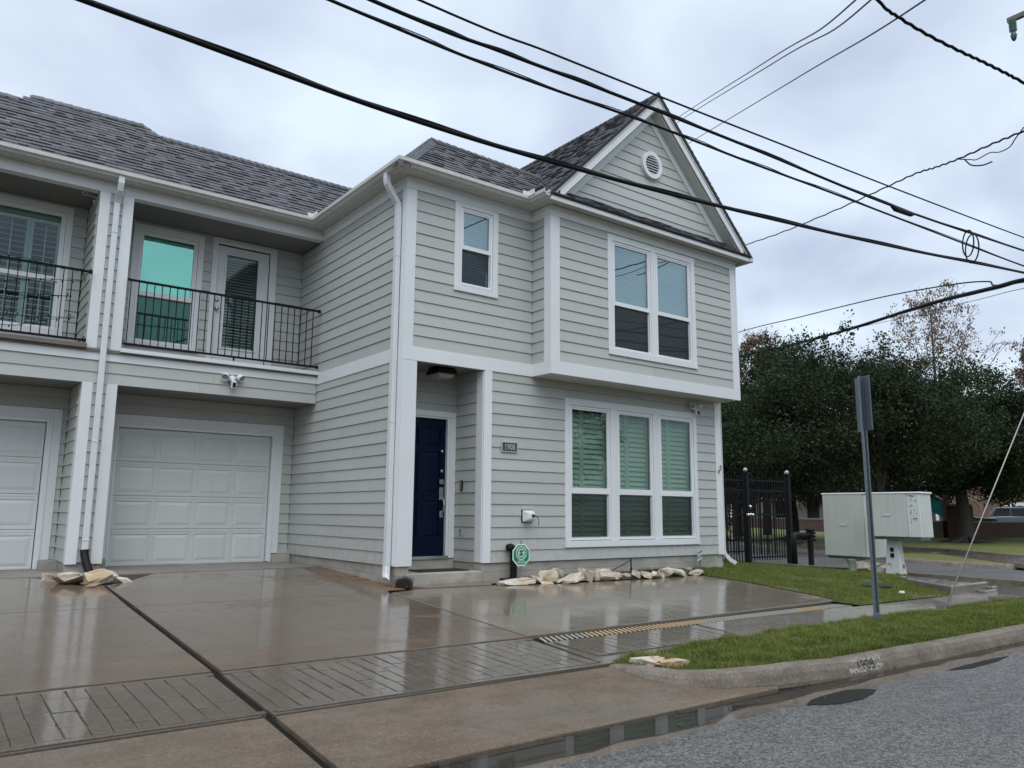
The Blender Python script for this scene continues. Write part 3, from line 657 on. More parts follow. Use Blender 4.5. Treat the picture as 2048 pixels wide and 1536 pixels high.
# walls, their boards and their trim
h_small = (.92, 1.61, 4.63, 5.94); t_small = (.845, 1.69, 4.53, 5.99)
w1 = wall(S0, 0, 6.5, .336, 6.3)
planks(w1, S0, .115, 4.05, ZB, BT0, base=ZB); planks(w1, S0, .115, 4.05, BT1, ZF, base=BT1)
w2 = wall(F0, 0, 7.25, BT0, 6.3, [h_small, (3.7, 6.0, 3.9, 5.9)])
planks(w2, F0, .147, 2.42, BT1, ZF, [t_small], base=BT1)
hole3 = (3.22, 6.44, .66, 2.94); t3 = (3.13, 6.515, .545, 3.05)
w3 = wall(F0, 1.47, 7.25, .336, BT0 - .001, [hole3])
planks(w3, F0, 1.605, 7.075, ZB, BT0, [t3], base=ZB)
hole4 = (3.81, 5.90, 3.91, 5.87); t4 = (3.70, 6.0, 3.80, 5.96)
w4 = wall(FB, 2.44, 7.24, 3.34, 6.3, [hole4])
planks(w4, FB, 2.597, 7.08, BT1, ZF, [t4], base=BT1)
w5 = wall(SB, -.36, -.002, 3.34, 6.25, th=.10)
planks(w5, SB, -.34, -.02, BT1, ZF, base=BT1)
mb = MB(); mb.box(2.435, 7.24, -.48, .0, 3.322, 3.336); mb.build('bay_floor', 'soffit', house)
wall(fr_front(-.0), 7.13, 7.25, .336, 3.3, th=6.5)                              # right end wall, seen only from further right
Rr = Fr((7.25, 0, 0), (0, 1, 0), (1, 0, 0)); wR = wall(Rr, .13, 6.5, .336, 6.3, th=.1); wall(Rr, -.36, .12, 3.34, 6.25, th=.1)
wall(Fr((0, 6.6, 0), (1, 0, 0), (0, 1, 0)), -9.9, 7.2, 0, 6.3)
# garage wing
g1, g2 = (-3.02, -.36, .0, 2.50), (-6.65, -3.95, .0, 2.50)
w7 = wall(FG, -3.2, -.005, .0, 2.99, [g1]); planks(w7, FG, -3.2, -.02, ZB, 2.985, [(-3.12, -.212, .0, 2.65)], base=ZB)
w7b = wall(FG, -9.8, -3.72, .0, 2.99, [g2]); planks(w7b, FG, -7.4, -3.72, ZB, 2.985, [(-6.8, -3.835, .0, 2.64)], base=ZB)
hw, hd = (-2.92, -1.92, 3.90, 5.84), (-1.66, -.56, 3.5, 5.89)
w9 = wall(FG, -3.2, -.005, 3.3, 6.3, [hw, hd]); planks(w9, FG, -3.2, -.02, 3.5, 5.995, [(-3.01, -1.845, 3.81, 5.94), (-1.69, -.515, 3.4, 5.985)], base=BT1)
hl = (-5.5, -4.02, 3.91, 5.84)
w9b = wall(FG, -9.8, -3.72, 3.3, 6.3, [hl]); planks(w9b, FG, -7.0, -3.72, 3.5, 5.995, [(-5.63, -3.92, 3.815, 5.955)], base=BT1)
w10 = wall(FP, -3.69, -3.235, .336, 6.2, th=1.1)
planks(w10, FP, -3.557, -3.375, ZB, 2.985, base=ZB); planks(w10, FP, -3.557, -3.375, BT1, 5.99, base=BT1)
planks(w10, SL_, 3.23, 4.05, ZB, 2.985, base=ZB); planks(w10, SL_, 3.23, 4.05, BT1, 5.99, base=BT1)
S_in = Fr((-3.225, 0, 0), (0, 1, 0), (1, 0, 0)); planks(w10, S_in, 3.23, 4.05, ZB, 2.985, base=ZB); planks(w10, S_in, 3.23, 4.05, BT1, 5.99, base=BT1)
# porch recess
w11 = wall(SR, .13, .80, .336, 3.42, th=.1); planks(w11, SR, .175, .785, ZB, 3.34, base=ZB)
hdoor = (.36, 1.34, .2, 2.64)
w12 = wall(FD, .12, 1.46, .0, 3.42, [hdoor]); planks(w12, FD, .13, 1.46, ZB, 3.34, [(.25, 1.45, .3, 2.72)], base=ZB)
Sp = Fr((.20, 0, 0), (0, 1, 0), (1, 0, 0)); w13 = wall(Sp, .0, .80, .336, 3.42, th=.1); planks(w13, Sp, .16, .785, ZB, 3.41, base=ZB)
mb = MB(); mb.box(.10, 1.58, .02, .90, 3.345, 3.37); mb.build('porch_ceiling', 'ceiling_shade_paint', house)
# white boards
for fr, u0, u1, z0, z1 in ((F0, -.028, .147, BT1, ZF), (F0, 1.455, 1.605, ZB, BT0 - .002), (F0, 7.075, 7.25, ZB - .01, BT0 - .002), (FB, 2.402, 2.597, BT1 + .0, ZF), (FB, 7.08, 7.278, BT1, ZF),
                           (S0, .0, .115, ZB + .02, ZF), (SB, -.491, -.342, BT1, ZF), (SR, .0, .175, ZB + .006, BT0 - .003)):
    board(fr, u0, u1, z0, z1, name='corner_board')
board(F0, -.026, .226, ZB - .005, BT0 - .002, d0=-.18, d1=.028, name='porch_post')
board(F0, -.03, 2.43, BT0, BT1, d1=.030, name='band_board'); board(S0, .0, 3.06, BT0, BT1, d1=.026, name='band_board')
board(FB, 2.402, 7.278, BT0 - .004, BT1, d1=.030, name='band_board'); board(SB, -.491, -.028, BT0 - .002, BT1, d1=.028, name='band_board')
board(F0, -.03, 2.43, ZF, 6.11, d1=.032, name='frieze_board'); board(F0, -.03, 2.43, 6.112, ZS, d1=.044, name='frieze_board')
board(S0, .0, 3.06, ZF, 6.11, d1=.030, name='frieze_board'); board(S0, .0, 3.06, 6.112, ZS, d1=.042, name='frieze_board')
board(FB, 2.402, 7.278, ZF, 6.10, d1=.032, name='frieze_board'); board(FB, 2.40, 7.278, 6.102, 6.165, d1=.044, name='frieze_board')
board(SB, -.491, -.034, ZF, 6.10, d1=.030, name='frieze_board'); board(SB, -.491, -.046, 6.102, 6.165, d1=.042, name='frieze_board')
# garage wing beams, posts, ledges
def bay(xa, xb):
    board(FP, xa, xb, 5.996, 6.108, d0=-.14, d1=.024, name='beam_board'); board(FP, xa, xb, 6.11, ZS, d0=-.1, d1=.012, name='beam_board')
    board(FP, xa, xb, 3.335, 3.515, d0=-.1, d1=.030, name='band_board')
    mb = MB(); FP.box(mb, xa, xb, -.14, .0, 2.985, 3.33); w_ = mb.build('wall', 'wall_core', house)
    zz = (2.985, 3.158, 3.333)
    for c, d in zip(zz, zz[1:]):
        x_ = xa + (xb - xa) * rnd.uniform(.25, .6)
        for p, q in ((xa, x_ - .001), (x_ + .001, xb)): PL.append((w_, FP, p, q, c, d, .021, .006, 0.0))
    mb = MB(); mb.box(xa, xb, 3.10, 4.05, 2.99, 3.0); mb.build('garage_ceiling', 'ceiling_shade_paint', house)
    mb = MB(); mb.box(xa, xb, 3.03, 4.05, 3.46, 3.505); mb.build('balcony_floor', 'deck_paint', house)
    mb = MB(); mb.box(xa, xb, 3.10, 4.05, 6.0, 6.02); mb.build('balcony_ceiling', 'ceiling_shade_paint', house)
bay(-3.37, -.022); bay(-8.6, -3.372)
for x0, x1 in ((-3.705, -3.557), (-3.375, -3.222)):
    board(FP, x0, x1, 3.518, 5.994, d0=-.14, d1=.030, name='post'); board(FP, x0, x1, .318, 2.984, d0=-.14, d1=.030, name='post')
mb = MB(); mb.box(-3.235, -.022, 2.985, 3.06, 3.487, 3.548); mb.build('balcony_ledge', 'trim', house, bevel=.004)
mb = MB(); mb.box(-8.4, -3.70, 2.985, 3.06, 3.492, 3.560); mb.build('balcony_ledge', 'old_wood', house, bevel=.006)
# foundation in two lifts
def found(x0, x1, y0, y1, top=.338):
    mb = MB(); mb.box(x0, x1, y0, y1, -.35, .196); f = mb.build('foundation', 'foundation', house, bevel=.006)
    mb = MB(); mb.box(x0 + .005, x1 - .005, y0 + .006, y1, .199, top); mb.build('foundation_lift', 'foundation', f, bevel=.004)
found(1.46, 7.235, .005, .25); found(.005, .20, .0, 4.05); found(-.335, .0, 3.92, 4.06); found(-3.94, -3.03, 3.75, 4.06); found(-3.70, -3.23, 3.10, 3.9); found(7.0, 7.235, .26, 6.4); found(1.462, 1.6, .26, .84); found(.02, .2, .1, .84)
# porch step
mb = MB(); mb.box(.146, 1.455, -.022, .55, -.1, .232); stp = mb.build('porch_step', 'foundation', house, bevel=.012)
mb = MB(); mb.box(.206, 1.455, .552, .80, .0, .232); mb.build('porch_landing', 'foundation', stp)
mb = MB(); mb.box(.206, 1.46, .775, .80, .234, .375); mb.build('door_riser', 'foundation', house)

# ---- soffits, fascias and gutters
def plate(pts, z, th, name, mat='soffit'):
    mb = MB(); mb.prism([(x, y, z) for x, y in pts], (0, 0, th)); return mb.build(name, mat, house)
plate([(-.25, -.25), (2.18, -.25), (2.18, -.743), (7.42, -.743), (7.42, 6.6), (7.26, 6.6), (7.26, -.48), (2.43, -.48), (2.43, .01), (.01, .01), (.01, 3.07), (-9.5, 3.07), (-9.5, 2.885), (-.25, 2.885)], ZS - .004, .02, 'soffit')
def fascia(a, b, z0, z1, n):
    a, b, n = Vector((*a, 0)), Vector((*b, 0)), Vector((*n, 0)); mb = MB()
    p = [a, b, b - n * .02, a - n * .02]
    mb.hexa([q + Vector((0, 0, z0)) for q in p] + [q + Vector((0, 0, z1)) for q in p]); return mb.build('fascia', 'trim', house)
fascia((-9.5, 2.884), (-.251, 2.884), ZS - .01, 6.27, (0, -1)); fascia((-.251, 2.884), (-.251, -.251), ZS - .01, 6.27, (-1, 0)); fascia((-.251, -.251), (2.179, -.251), ZS - .01, 6.27, (0, -1)); fascia((2.179, -.251), (2.179, -.743), ZS - .01, 6.27, (-1, 0))
GP = [(0, .0), (.07, .0), (.085, .022), (.122, .045), (.124, .098), (.112, .104), (.106, .096), (.104, .058), (.07, .03), (.012, .03), (.012, .104), (0, .104)]
def gutter(path):                                   # path corners with the outward side on its right
    mb = MB(); P = [Vector((*p, 0)) for p in path]; rows = []
    for i, p in enumerate(P):
        ds = []
        if i > 0: ds.append((P[i] - P[i - 1]).normalized())
        if i < len(P) - 1: ds.append((P[i + 1] - P[i]).normalized())
        ns = [Vector((d.y, -d.x, 0)) for d in ds]
        m_ = ns[0] if len(ns) == 1 else (ns[0] + ns[1]) / (1 + ns[0].dot(ns[1]))
        rows.append([p + m_ * q + Vector((0, 0, 6.178 + z)) for q, z in GP])
    k = len(GP)
    for r in rows: mb.v += [tuple(q) for q in r]
    for i in range(len(rows) - 1):
        for j in range(k): mb.f.append((i * k + j, (i + 1) * k + j, (i + 1) * k + (j + 1) % k, i * k + (j + 1) % k)); mb.mi.append(0)
    mb.f.append(tuple(range(k))); mb.f.append(tuple((len(rows) - 1) * k + j for j in range(k - 1, -1, -1))); mb.mi += [0, 0]
    return mb.build('gutter', 'gutter', house)
gutter([(-9.5, 2.882), (-.253, 2.882), (-.253, -.253), (2.177, -.253), (2.177, -.775)])
g_ = MB(); g_.box(7.425, 7.54, -.775, 6.6, 6.14, 6.245); g_.build('gutter', 'gutter', house, bevel=.012)
for c, s_ in (((-.27, 2.83), 1), ((2.14, -.29), 1)):     # splash guards in the inside corners
    mb = MB(); x, y = c; mb.box(x - .20, x - .02, y - .075, y - .068, 6.255, 6.345); mb.box(x - .105, x - .098, y - .25, y - .075, 6.255, 6.345); mb.build('splash_guard', 'trim', house)

# ---- roofs
SHN = []                                                # every shingle, built at the end
def roof(pts, th=.05, name='roof'):
    a, b, c = Vector(pts[0]), Vector(pts[1]), Vector(pts[2]); n = (b - a).cross(c - a).normalized()
    if n.z < 0: n = -n
    mb = MB(); mb.prism([Vector(p) - n * th for p in pts], n * (th - .012)); return mb.build(name, 'roof_felt', house), n
def shingle(rf, n, o, U, S, poly, e=.118, wmin=.10, wmax=.21):
    """poly in (u, s): u along the eave, s up the slope."""
    U, S, o = Vector(U), Vector(S).normalized(), Vector(o); smax = max(p[1] for p in poly); k = 0
    def span(s):
        xs = []
        for (x0, y0), (x1, y1) in zip(poly, poly[1:] + poly[:1]):
            if (y0 > s) != (y1 > s): xs.append(x0 + (x1 - x0) * (s - y0) / (y1 - y0))
        return sorted(xs)
    while k * e < smax:
        s0, s1 = k * e, min((k + 1) * e, smax); sp = span((s0 + s1) / 2); k += 1
        for a, b in zip(sp[::2], sp[1::2]):
            u = a
            while u < b - .01:
                w_ = rnd.uniform(wmin, wmax); v = min(u + w_, b)
                if b - v < .08: v = b
                t_ = rnd.choice((.014, .016, .024, .028)); hi = rnd.uniform(-.006, .006)
                lowp = s0 + hi
                q = [o + U * u + S * lowp, o + U * (v - .003) + S * lowp, o + U * (v - .003) + S * (s1 + .02), o + U * u + S * (s1 + .02)]
                SHN.append((rf, [p - n * .008 for p in q] + [q[0] + n * t_, q[1] + n * t_, q[2] + n * .003, q[3] + n * .003], rnd.choice((0, 0, 1, 1, 1, 2, 2, 3))))
                u = v
K = 1.0
s_len = math.sqrt(1 + K * K)
# garage wing: one long slope with a raised piece of ridge
EY, EZ_ = 2.81, 6.215
pm = [(-9.6, EY), (-.28, EY), (1.2, 4.29), (-2.66, 4.29), (-2.93, 4.53), (-4.62, 4.49), (-4.85, 4.29), (-9.6, 4.29)]
zm = lambda y: EZ_ + K * (y - EY)
r1, n1 = roof([(x, y, zm(y)) for x, y in pm])
shingle(r1, n1, (0, EY, EZ_), (1, 0, 0), (0, 1, K), [(x, (y - EY) * s_len) for x, y in pm])
roof([(-9.6, 4.30, zm(4.29)), (1.2, 4.30, zm(4.29)), (1.2, 6.8, 6.2), (-9.6, 6.8, 6.2)])
roof([(-2.68, 4.30, zm(4.29)), (-2.93, 4.54, zm(4.53)), (-4.62, 4.50, zm(4.49)), (-4.85, 4.30, zm(4.29)), (-4.6, 6.0, 6.6), (-2.8, 6.0, 6.6)][::-1])
# entry wing: hipped
ze = lambda y: EZ_ + K * (y + .29)
pe = [(-.29, -.29), (2.20, -.29), (3.34, .86), (2.2, .90), (.94, .94)]
r2, n2 = roof([(x, y, ze(y)) for x, y in pe])
shingle(r2, n2, (0, -.29, EZ_), (1, 0, 0), (0, 1, K), [(x, (y + .29) * s_len) for x, y in pe])
r3, n3 = roof([(-.29, -.29, EZ_), (.94, .94, ze(.94)), (.94, 4.04, ze(.94)), (-.29, EY, EZ_)])
shingle(r3, n3, (-.29, 0, EZ_), (0, 1, 0), (1, 0, K), [(-.29, 0), (EY, 0), (4.04, 1.23 * s_len), (.94, 1.23 * s_len)])
roof([(.94, .94, ze(.94)), (3.34, .86, ze(.86)), (3.6, 5, 7.2), (.94, 5, 7.2)])
for a, b in (((-.31, -.31, 6.235), (.94, .94, ze(.94) + .02)), ((.94, .94, ze(.94) + .02), (3.30, .87, ze(.87) + .01)), ((-9.6, 4.29, zm(4.29) + .012), (-4.88, 4.29, zm(4.29) + .012)), ((-2.66, 4.29, zm(4.29) + .012), (1.15, 4.29, zm(4.29) + .012)), ((-2.93, 4.53, zm(4.53) + .012), (-4.62, 4.49, zm(4.49) + .012)), ((-2.68, 4.31, zm(4.29) + .012), (-2.93, 4.53, zm(4.53) + .012)), ((4.84, -.76, 8.915), (4.84, 6.6, 8.915))):
    a, b = Vector(a), Vector(b); L_ = (b - a).length; d = (b - a) / L_; sd = d.cross(Vector((0, 0, 1))).normalized(); n_ = int(L_ / .14); rc = None
    for i in range(n_):
        p = a + d * (L_ * i / n_); q = a + d * (L_ * (i + 1.25) / n_); mb = MB(); dn = Vector((0, 0, -.085)); up = Vector((0, 0, .012 + .008))
        mb.prism([p - sd * .13 + dn, p + Vector((0, 0, .02)), p + sd * .13 + dn, p + sd * .13 + dn - Vector((0, 0, .03)), p - Vector((0, 0, .01)), p - sd * .13 + dn - Vector((0, 0, .03))], q - p - Vector((0, 0, .016)))
        mb.build('ridge_cap', 'shingle_%d' % rnd.choice((0, 1, 1, 2)), r2 if a.x > -.5 and a.y < 2 else r1)
# gable over the bay: 45 degree slopes, ridge towards the back
GX, GZ = 4.84, 8.90
def zg(x): return GZ - abs(x - GX)
rL, nL = roof([(2.16, -.775, zg(2.16)), (2.16, -.29, zg(2.16)), (3.36, .88, zg(3.36)), (3.36, 6.7, zg(3.36)), (GX, 6.7, GZ), (GX, -.775, GZ)])
q2 = math.sqrt(2)
shingle(rL, nL, (2.16, 0, zg(2.16)), (0, -1, 0), (1, 0, 1), [(.775, 0), (.29, 0), (-.88, (3.36 - 2.16) * q2), (-6.7, (3.36 - 2.16) * q2), (-6.7, (GX - 2.16) * q2), (.775, (GX - 2.16) * q2)])
rR, nR = roof([(7.52, -.775, zg(7.52)), (GX, -.775, GZ), (GX, 6.7, GZ), (7.52, 6.7, zg(7.52))])
shingle(rR, nR, (7.52, 0, zg(7.52)), (0, 1, 0), (-1, 0, 1), [(-.775, 0), (3, 0), (3, (7.52 - GX) * q2), (-.775, (7.52 - GX) * q2)], wmin=.3, wmax=.5)
# gable wall
gw = MB(); gw.prism([(2.45, -.493, 6.2), (7.24, -.493, 6.2), (7.24, -.493, 6.35), (GX, -.493, 8.74), (2.45, -.493, 6.35)], (0, .1, 0)); gw = gw.build('wall', 'wall_core', house)
k = 0
while True:
    a = 6.40 + k * CO; b = a + CO; k += 1
    if a > 8.42: break
    hb, ht = 8.45 - a, max(8.45 - b, 0)
    PL.append((gw, FB, (GX - hb, GX + hb), (GX - ht, GX + ht), a, min(b, 8.45), .021, .006, 0.0))
zr = lambda x, c: c - abs(x - GX)
for sg in (-1, 1):                                      # frieze on the wall, sloped soffit, rake board
    x1 = GX + sg * 2.26; x0 = GX
    def strip(c_in, c_out, y0, y1, name, mat, xo, xi=0.0):
        e = GX + sg * xo; mb = MB()
        mb.prism([(GX, y0, c_in), (e, y0, c_in - xo), (e, y0, c_out - xo), (GX, y0, c_out)], (0, y1 - y0, 0)); return mb.build(name, mat, house)
    strip(8.40, 8.58, -.525, -.494, 'rake_frieze', 'trim', 2.08)
    strip(8.585, 8.60, -.720, -.495, 'rake_soffit', 'soffit', 2.36)
    strip(8.625, 8.775, -.745, -.722, 'rake_board', 'trim', 2.42)
    strip(8.78, 8.845, -.757, -.735, 'rake_fascia', 'gutter', 2.56)
# little pent roof strip under the gable
r5, n5 = roof([(2.22, -.80, 6.235), (7.46, -.80, 6.235), (7.46, -.50, 6.475), (2.22, -.50, 6.475)], .03)
shingle(r5, n5, (0, -.80, 6.235), (1, 0, 0), (0, 1, .8), [(2.22, 0), (7.46, 0), (7.30, .384), (2.36, .384)])
board(fr_front(-.742), 2.20, 7.42, 6.135, 6.232, d1=.022, name='pent_fascia')
# round louvred vent
VC = Vector((4.84, -.515, 7.54)); vt = MB(); N_ = 28
def ring(mb, c, r0, r1, y0, y1, n=N_):
    for i in range(n):
        a, b = 2 * math.pi * i / n, 2 * math.pi * (i + 1) / n
        P = lambda r, t, y: (c.x + r * math.cos(t), y, c.z + r * math.sin(t))
        mb.hexa([P(r0, a, y0), P(r1, a, y0), P(r1, a, y1), P(r0, a, y1), P(r0, b, y0), P(r1, b, y0), P(r1, b, y1), P(r0, b, y1)])
ring(vt, VC, .185, .262, -.575, -.50); vt = vt.build('gable_vent', 'trim', house)
mb = MB(); mb.lathe([(.186, 0), (.186, .01)], (VC.x, -.515, VC.z), (0, 1, 0), 24); mb.build('vent_back', 'wall_core', vt)
for i in range(7):
    z = VC.z - .155 + i * .052; hwid = math.sqrt(max(.186 ** 2 - (z - VC.z) ** 2, .0004)); mb = MB()
    mb.hexa([(VC.x - hwid, -.566, z - .012), (VC.x + hwid, -.566, z - .012), (VC.x + hwid, -.522, z + .024), (VC.x - hwid, -.522, z + .024), (VC.x - hwid, -.566, z - .002), (VC.x + hwid, -.566, z - .002), (VC.x + hwid, -.522, z + .034), (VC.x - hwid, -.522, z + .034)]); mb.build('vent_slat', 'trim', vt)

# ---- windows
def frame4(fr, mb, u0, u1, z0, z1, w_, d0, d1):
    fr.box(mb, u0, u0 + w_, d0, d1, z0, z1); fr.box(mb, u1 - w_, u1, d0, d1, z0, z1); fr.box(mb, u0 + w_, u1 - w_, d0, d1, z0, z0 + w_); fr.box(mb, u0 + w_, u1 - w_, d0, d1, z1 - w_, z1)
def slats(fr, par, u0, u1, z0, z1, pitch, depth, tilt, dmid, name, mat, th=.003, fixed=False):
    z = z0 + pitch / 2; c, s_ = math.cos(tilt) * depth / 2, math.sin(tilt) * depth / 2; proto = None
    while z < z1 - pitch * .3:
        if proto is None:
            mb = MB(); mb.hexa([fr.p(u0, dmid + c, z - s_), fr.p(u1, dmid + c, z - s_), fr.p(u1, dmid - c, z + s_), fr.p(u0, dmid - c, z + s_), fr.p(u0, dmid + c, z - s_ + th), fr.p(u1, dmid + c, z - s_ + th), fr.p(u1, dmid - c, z + s_ + th), fr.p(u0, dmid - c, z + s_ + th)])
            proto = mb.build(name, mat, par); p0 = W[proto].copy(); zz = z
        else:
            o = proto.copy(); COL.objects.link(o); put(o, p0 + Vector((0, 0, z - zz)), par)
            if not fixed: o.rotation_euler.x = rnd.uniform(-.05, .05)
        z += pitch
def casing(fr, u0, u1, z0, z1, top, side, sill, units, zf):
    """Casing boards round a group of sashes: head, jambs, mullions and a deeper sill."""
    mb = MB(); zs = z0 + sill
    fr.box(mb, u0, u1, 0, .045, z0, zs - .002)
    fr.box(mb, u0, units[0][0] - .004, 0, .030, zs, z1); fr.box(mb, units[-1][1] + .004, u1, 0, .030, zs, z1)
    fr.box(mb, units[0][0] - .004, units[-1][1] + .004, 0, .030, zf + .004, z1)
    for a, b in zip(units, units[1:]): fr.box(mb, a[1] + .004, b[0] - .004, 0, .026, zs, zf + .004)
    return mb.build('window', 'trim', house, bevel=.003)
def sash(fr, win, u0, u1, z0, z1, zm0, zm1, up, lo, scr, fw=.062, dark=.0):
    mb = MB(); frame4(fr, mb, u0, u1, z0, z1, .035, -.06, .014); frame4(fr, mb, u0 + .035, u1 - .035, zm0, z1 - .035, .030, -.03, .004)
    fr.box(mb, u0 + .035, u1 - .035, -.03, .006, zm0 + .001, zm1); mb.build('sash_frame', 'vinyl', win, bevel=.002)
    mb = MB(); frame4(fr, mb, u0 + .035, u1 - .035, z0 + .035, zm0 - .001, .020, -.055, -.030); mb.build('sash_frame', 'vinyl', win)
    mb = MB(); fr.box(mb, u0 + .065, u1 - .065, -.022, -.016, zm1, z1 - .066); mb.build('pane', up, win)
    mb = MB(); fr.box(mb, u0 + .055, u1 - .055, -.048, -.042, z0 + .055, zm0 - .02); mb.build('pane', lo, win)
    if scr:
        mb = MB(); mb.poly([fr.p(u0 + .05, -.022, z0 + .04), fr.p(u1 - .05, -.022, z0 + .04), fr.p(u1 - .05, -.022, zm0), fr.p(u0 + .05, -.022, zm0)]); mb.build('insect_screen', scr, win, fix=False)
# small upper window
wn_ = casing(F0, .845, 1.69, 4.53, 5.988, .1, .1, .10, [(.96, 1.585)], 5.92)
sash(F0, wn_, .96, 1.585, 4.645, 5.92, 5.235, 5.30, 'pane_blue', 'pane_blue', 'insect_screen')
slats(F0, wn_, 1.0, 1.545, 4.68, 5.88, .047, .05, 1.15, -.11, 'blind_slat', 'blind')
# double window in the bay
wn_ = casing(FB, 3.70, 6.0, 3.80, 5.965, .1, .1, .105, [(3.825, 4.78), (4.925, 5.885)], 5.855)
for a, b in ((3.825, 4.78), (4.925, 5.885)):
    sash(FB, wn_, a, b, 3.915, 5.855, 4.695, 4.765, 'pane_blue', 'pane_blue', 'insect_screen')
    slats(FB, wn_, a + .04, b - .04, 3.95, 5.82, .047, .05, 1.12, -.11, 'blind_slat', 'blind')
# triple window with plantation shutters
U3 = [(3.245, 4.19), (4.37, 5.285), (5.465, 6.42)]
wn_ = casing(F0, 3.13, 6.515, .545, 3.05, .1, .1, .108, U3, 2.932)
def shutters(fr, win, a, b, z0, z1, dmid, mat, tilt, rod, mids=(.5,)):
    mb = MB(); fr_w = .05; e = [a] + [a + (b - a) * m_ for m_ in mids] + [b]
    for p, q in zip(e, e[1:]):
        frame4(fr, mb, p + .002, q - .002, z0, z1, fr_w, dmid - .015, dmid + .015)
        if rod: fr.box(mb, (p + q) / 2 - .008, (p + q) / 2 + .008, dmid + .03, dmid + .045, z0 + .1, z1 - .1)
    o = mb.build('shutter_frame', mat, win)
    for p, q in zip(e, e[1:]): slats(fr, win, p + fr_w + .003, q - fr_w - .003, z0 + fr_w, z1 - fr_w, .089, .086, tilt, dmid, 'shutter_louvre', mat, .009, True)
for a, b in U3:
    sash(F0, wn_, a, b, .662, 2.932, 1.435, 1.535, 'pane_green', 'pane_green', 'insect_screen_light')
    shutters(F0, wn_, a - .02, b + .02, .66, 2.94, -.15, 'shutter', 1.22, False, (.42,))
# balcony window of this unit, mirror-tinted
wn_ = casing(FG, -3.01, -1.845, 3.815, 5.94, .1, .1, .10, [(-2.905, -1.945)], 5.82)
sash(FG, wn_, -2.905, -1.945, 3.905, 5.82, 4.695, 4.77, 'pane_teal', 'pane_teal', 'insect_screen_light')
slats(FG, wn_, -2.87, -1.98, 3.94, 5.79, .047, .05, 1.2, -.11, 'blind_slat', 'blind_white')
# the neighbour's balcony window with open white shutters
wn_ = casing(FG, -5.63, -3.92, 3.815, 5.955, .1, .1, .10, [(-5.50, -4.02)], 5.845)
sash(FG, wn_, -5.50, -4.02, 3.90, 5.845, 4.70, 4.775, 'pane_clear', 'pane_clear', None)
shutters(FG, wn_, -5.45, -4.06, 3.93, 5.70, -.10, 'shutter_white', .28, True, (.331, .690))
mb = MB(); FG.box(mb, -5.46, -4.03, -.13, -.09, 5.71, 5.83); mb.build('window_valance', 'shutter', wn_)

# ---- doors
def raised(fr, mb, u0, u1, z0, z1, d, h, bev):
    mb.hexa([fr.p(u0, d, z0), fr.p(u1, d, z0), fr.p(u1, d, z1), fr.p(u0, d, z1), fr.p(u0 + bev, d + h, z0 + bev), fr.p(u1 - bev, d + h, z0 + bev), fr.p(u1 - bev, d + h, z1 - bev), fr.p(u0 + bev, d + h, z1 - bev)])
def grid_frame(fr, mb, u0, u1, z0, z1, cells, d0, d1):
    us = sorted({u0, u1, *[c[k] for c in cells for k in (0, 1)]}); zs = sorted({z0, z1, *[c[k] for c in cells for k in (2, 3)]})
    for a, b in zip(us, us[1:]):
        for c, d in zip(zs, zs[1:]):
            if not any(h[0] <= (a + b) / 2 <= h[1] and h[2] <= (c + d) / 2 <= h[3] for h in cells): fr.box(mb, a, b, d0, d1, c, d)
# entry door
mb = MB(); FD.box(mb, .25, .37, 0, .03, .375, 2.72); FD.box(mb, 1.345, 1.45, 0, .03, .39, 2.72); FD.box(mb, .37, 1.345, 0, .03, 2.63, 2.72)
FD.box(mb, 1.30, 1.344, -.08, .012, .385, 2.629); FD.box(mb, .371, .40, -.08, .012, .385, 2.629); FD.box(mb, .40, 1.30, -.08, .012, 2.60, 2.629)
ed = mb.build('entry_door', 'trim', house, bevel=.002)
cells = []
for a, b in ((.49, .79), (.91, 1.20)):
    for c, d in ((2.16, 2.45), (1.42, 2.06), (.72, 1.28)): cells.append((a, b, c, d))
mb = MB(); FD.box(mb, .405, 1.295, -.075, -.055, .43, 2.597); grid_frame(FD, mb, .405, 1.295, .43, 2.597, cells, -.055, -.040); mb.build('door_leaf', 'door_blue', ed, bevel=.003)
for a, b, c, d in cells: mb = MB(); raised(FD, mb, a + .008, b - .008, c + .008, d - .008, -.055, .012, .035); mb.build('door_panel', 'door_blue', ed)
mb = MB(); FD.box(mb, .26, 1.34, -.09, .035, .376, .425); mb.build('threshold', 'steel', ed)
for z in (2.08, 1.76): mb = MB(); mb.lathe([(.034, 0), (.034, .012), (.022, .022), (.022, .03)], FD.p(1.225, -.04, z), (0, -1, 0), 14); mb.build('deadbolt', 'steel', ed, True)
mb = MB(); FD.box(mb, 1.185, 1.265, -.04, -.018, 1.55, 1.625); mb.build('lock_keypad', 'steel', ed, bevel=.004)
mb = MB(); FD.box(mb, 1.185, 1.265, -.04, -.025, 1.30, 1.50); FD.box(mb, 1.20, 1.26, -.04, -.025, 1.02, 1.13)
mb.tube([FD.p(1.235, -.03, 1.33), FD.p(1.24, .02, 1.31), FD.p(1.24, .035, 1.22), FD.p(1.235, .02, 1.12), FD.p(1.23, -.03, 1.08)], .012, 8); mb.build('door_handle', 'steel', ed)
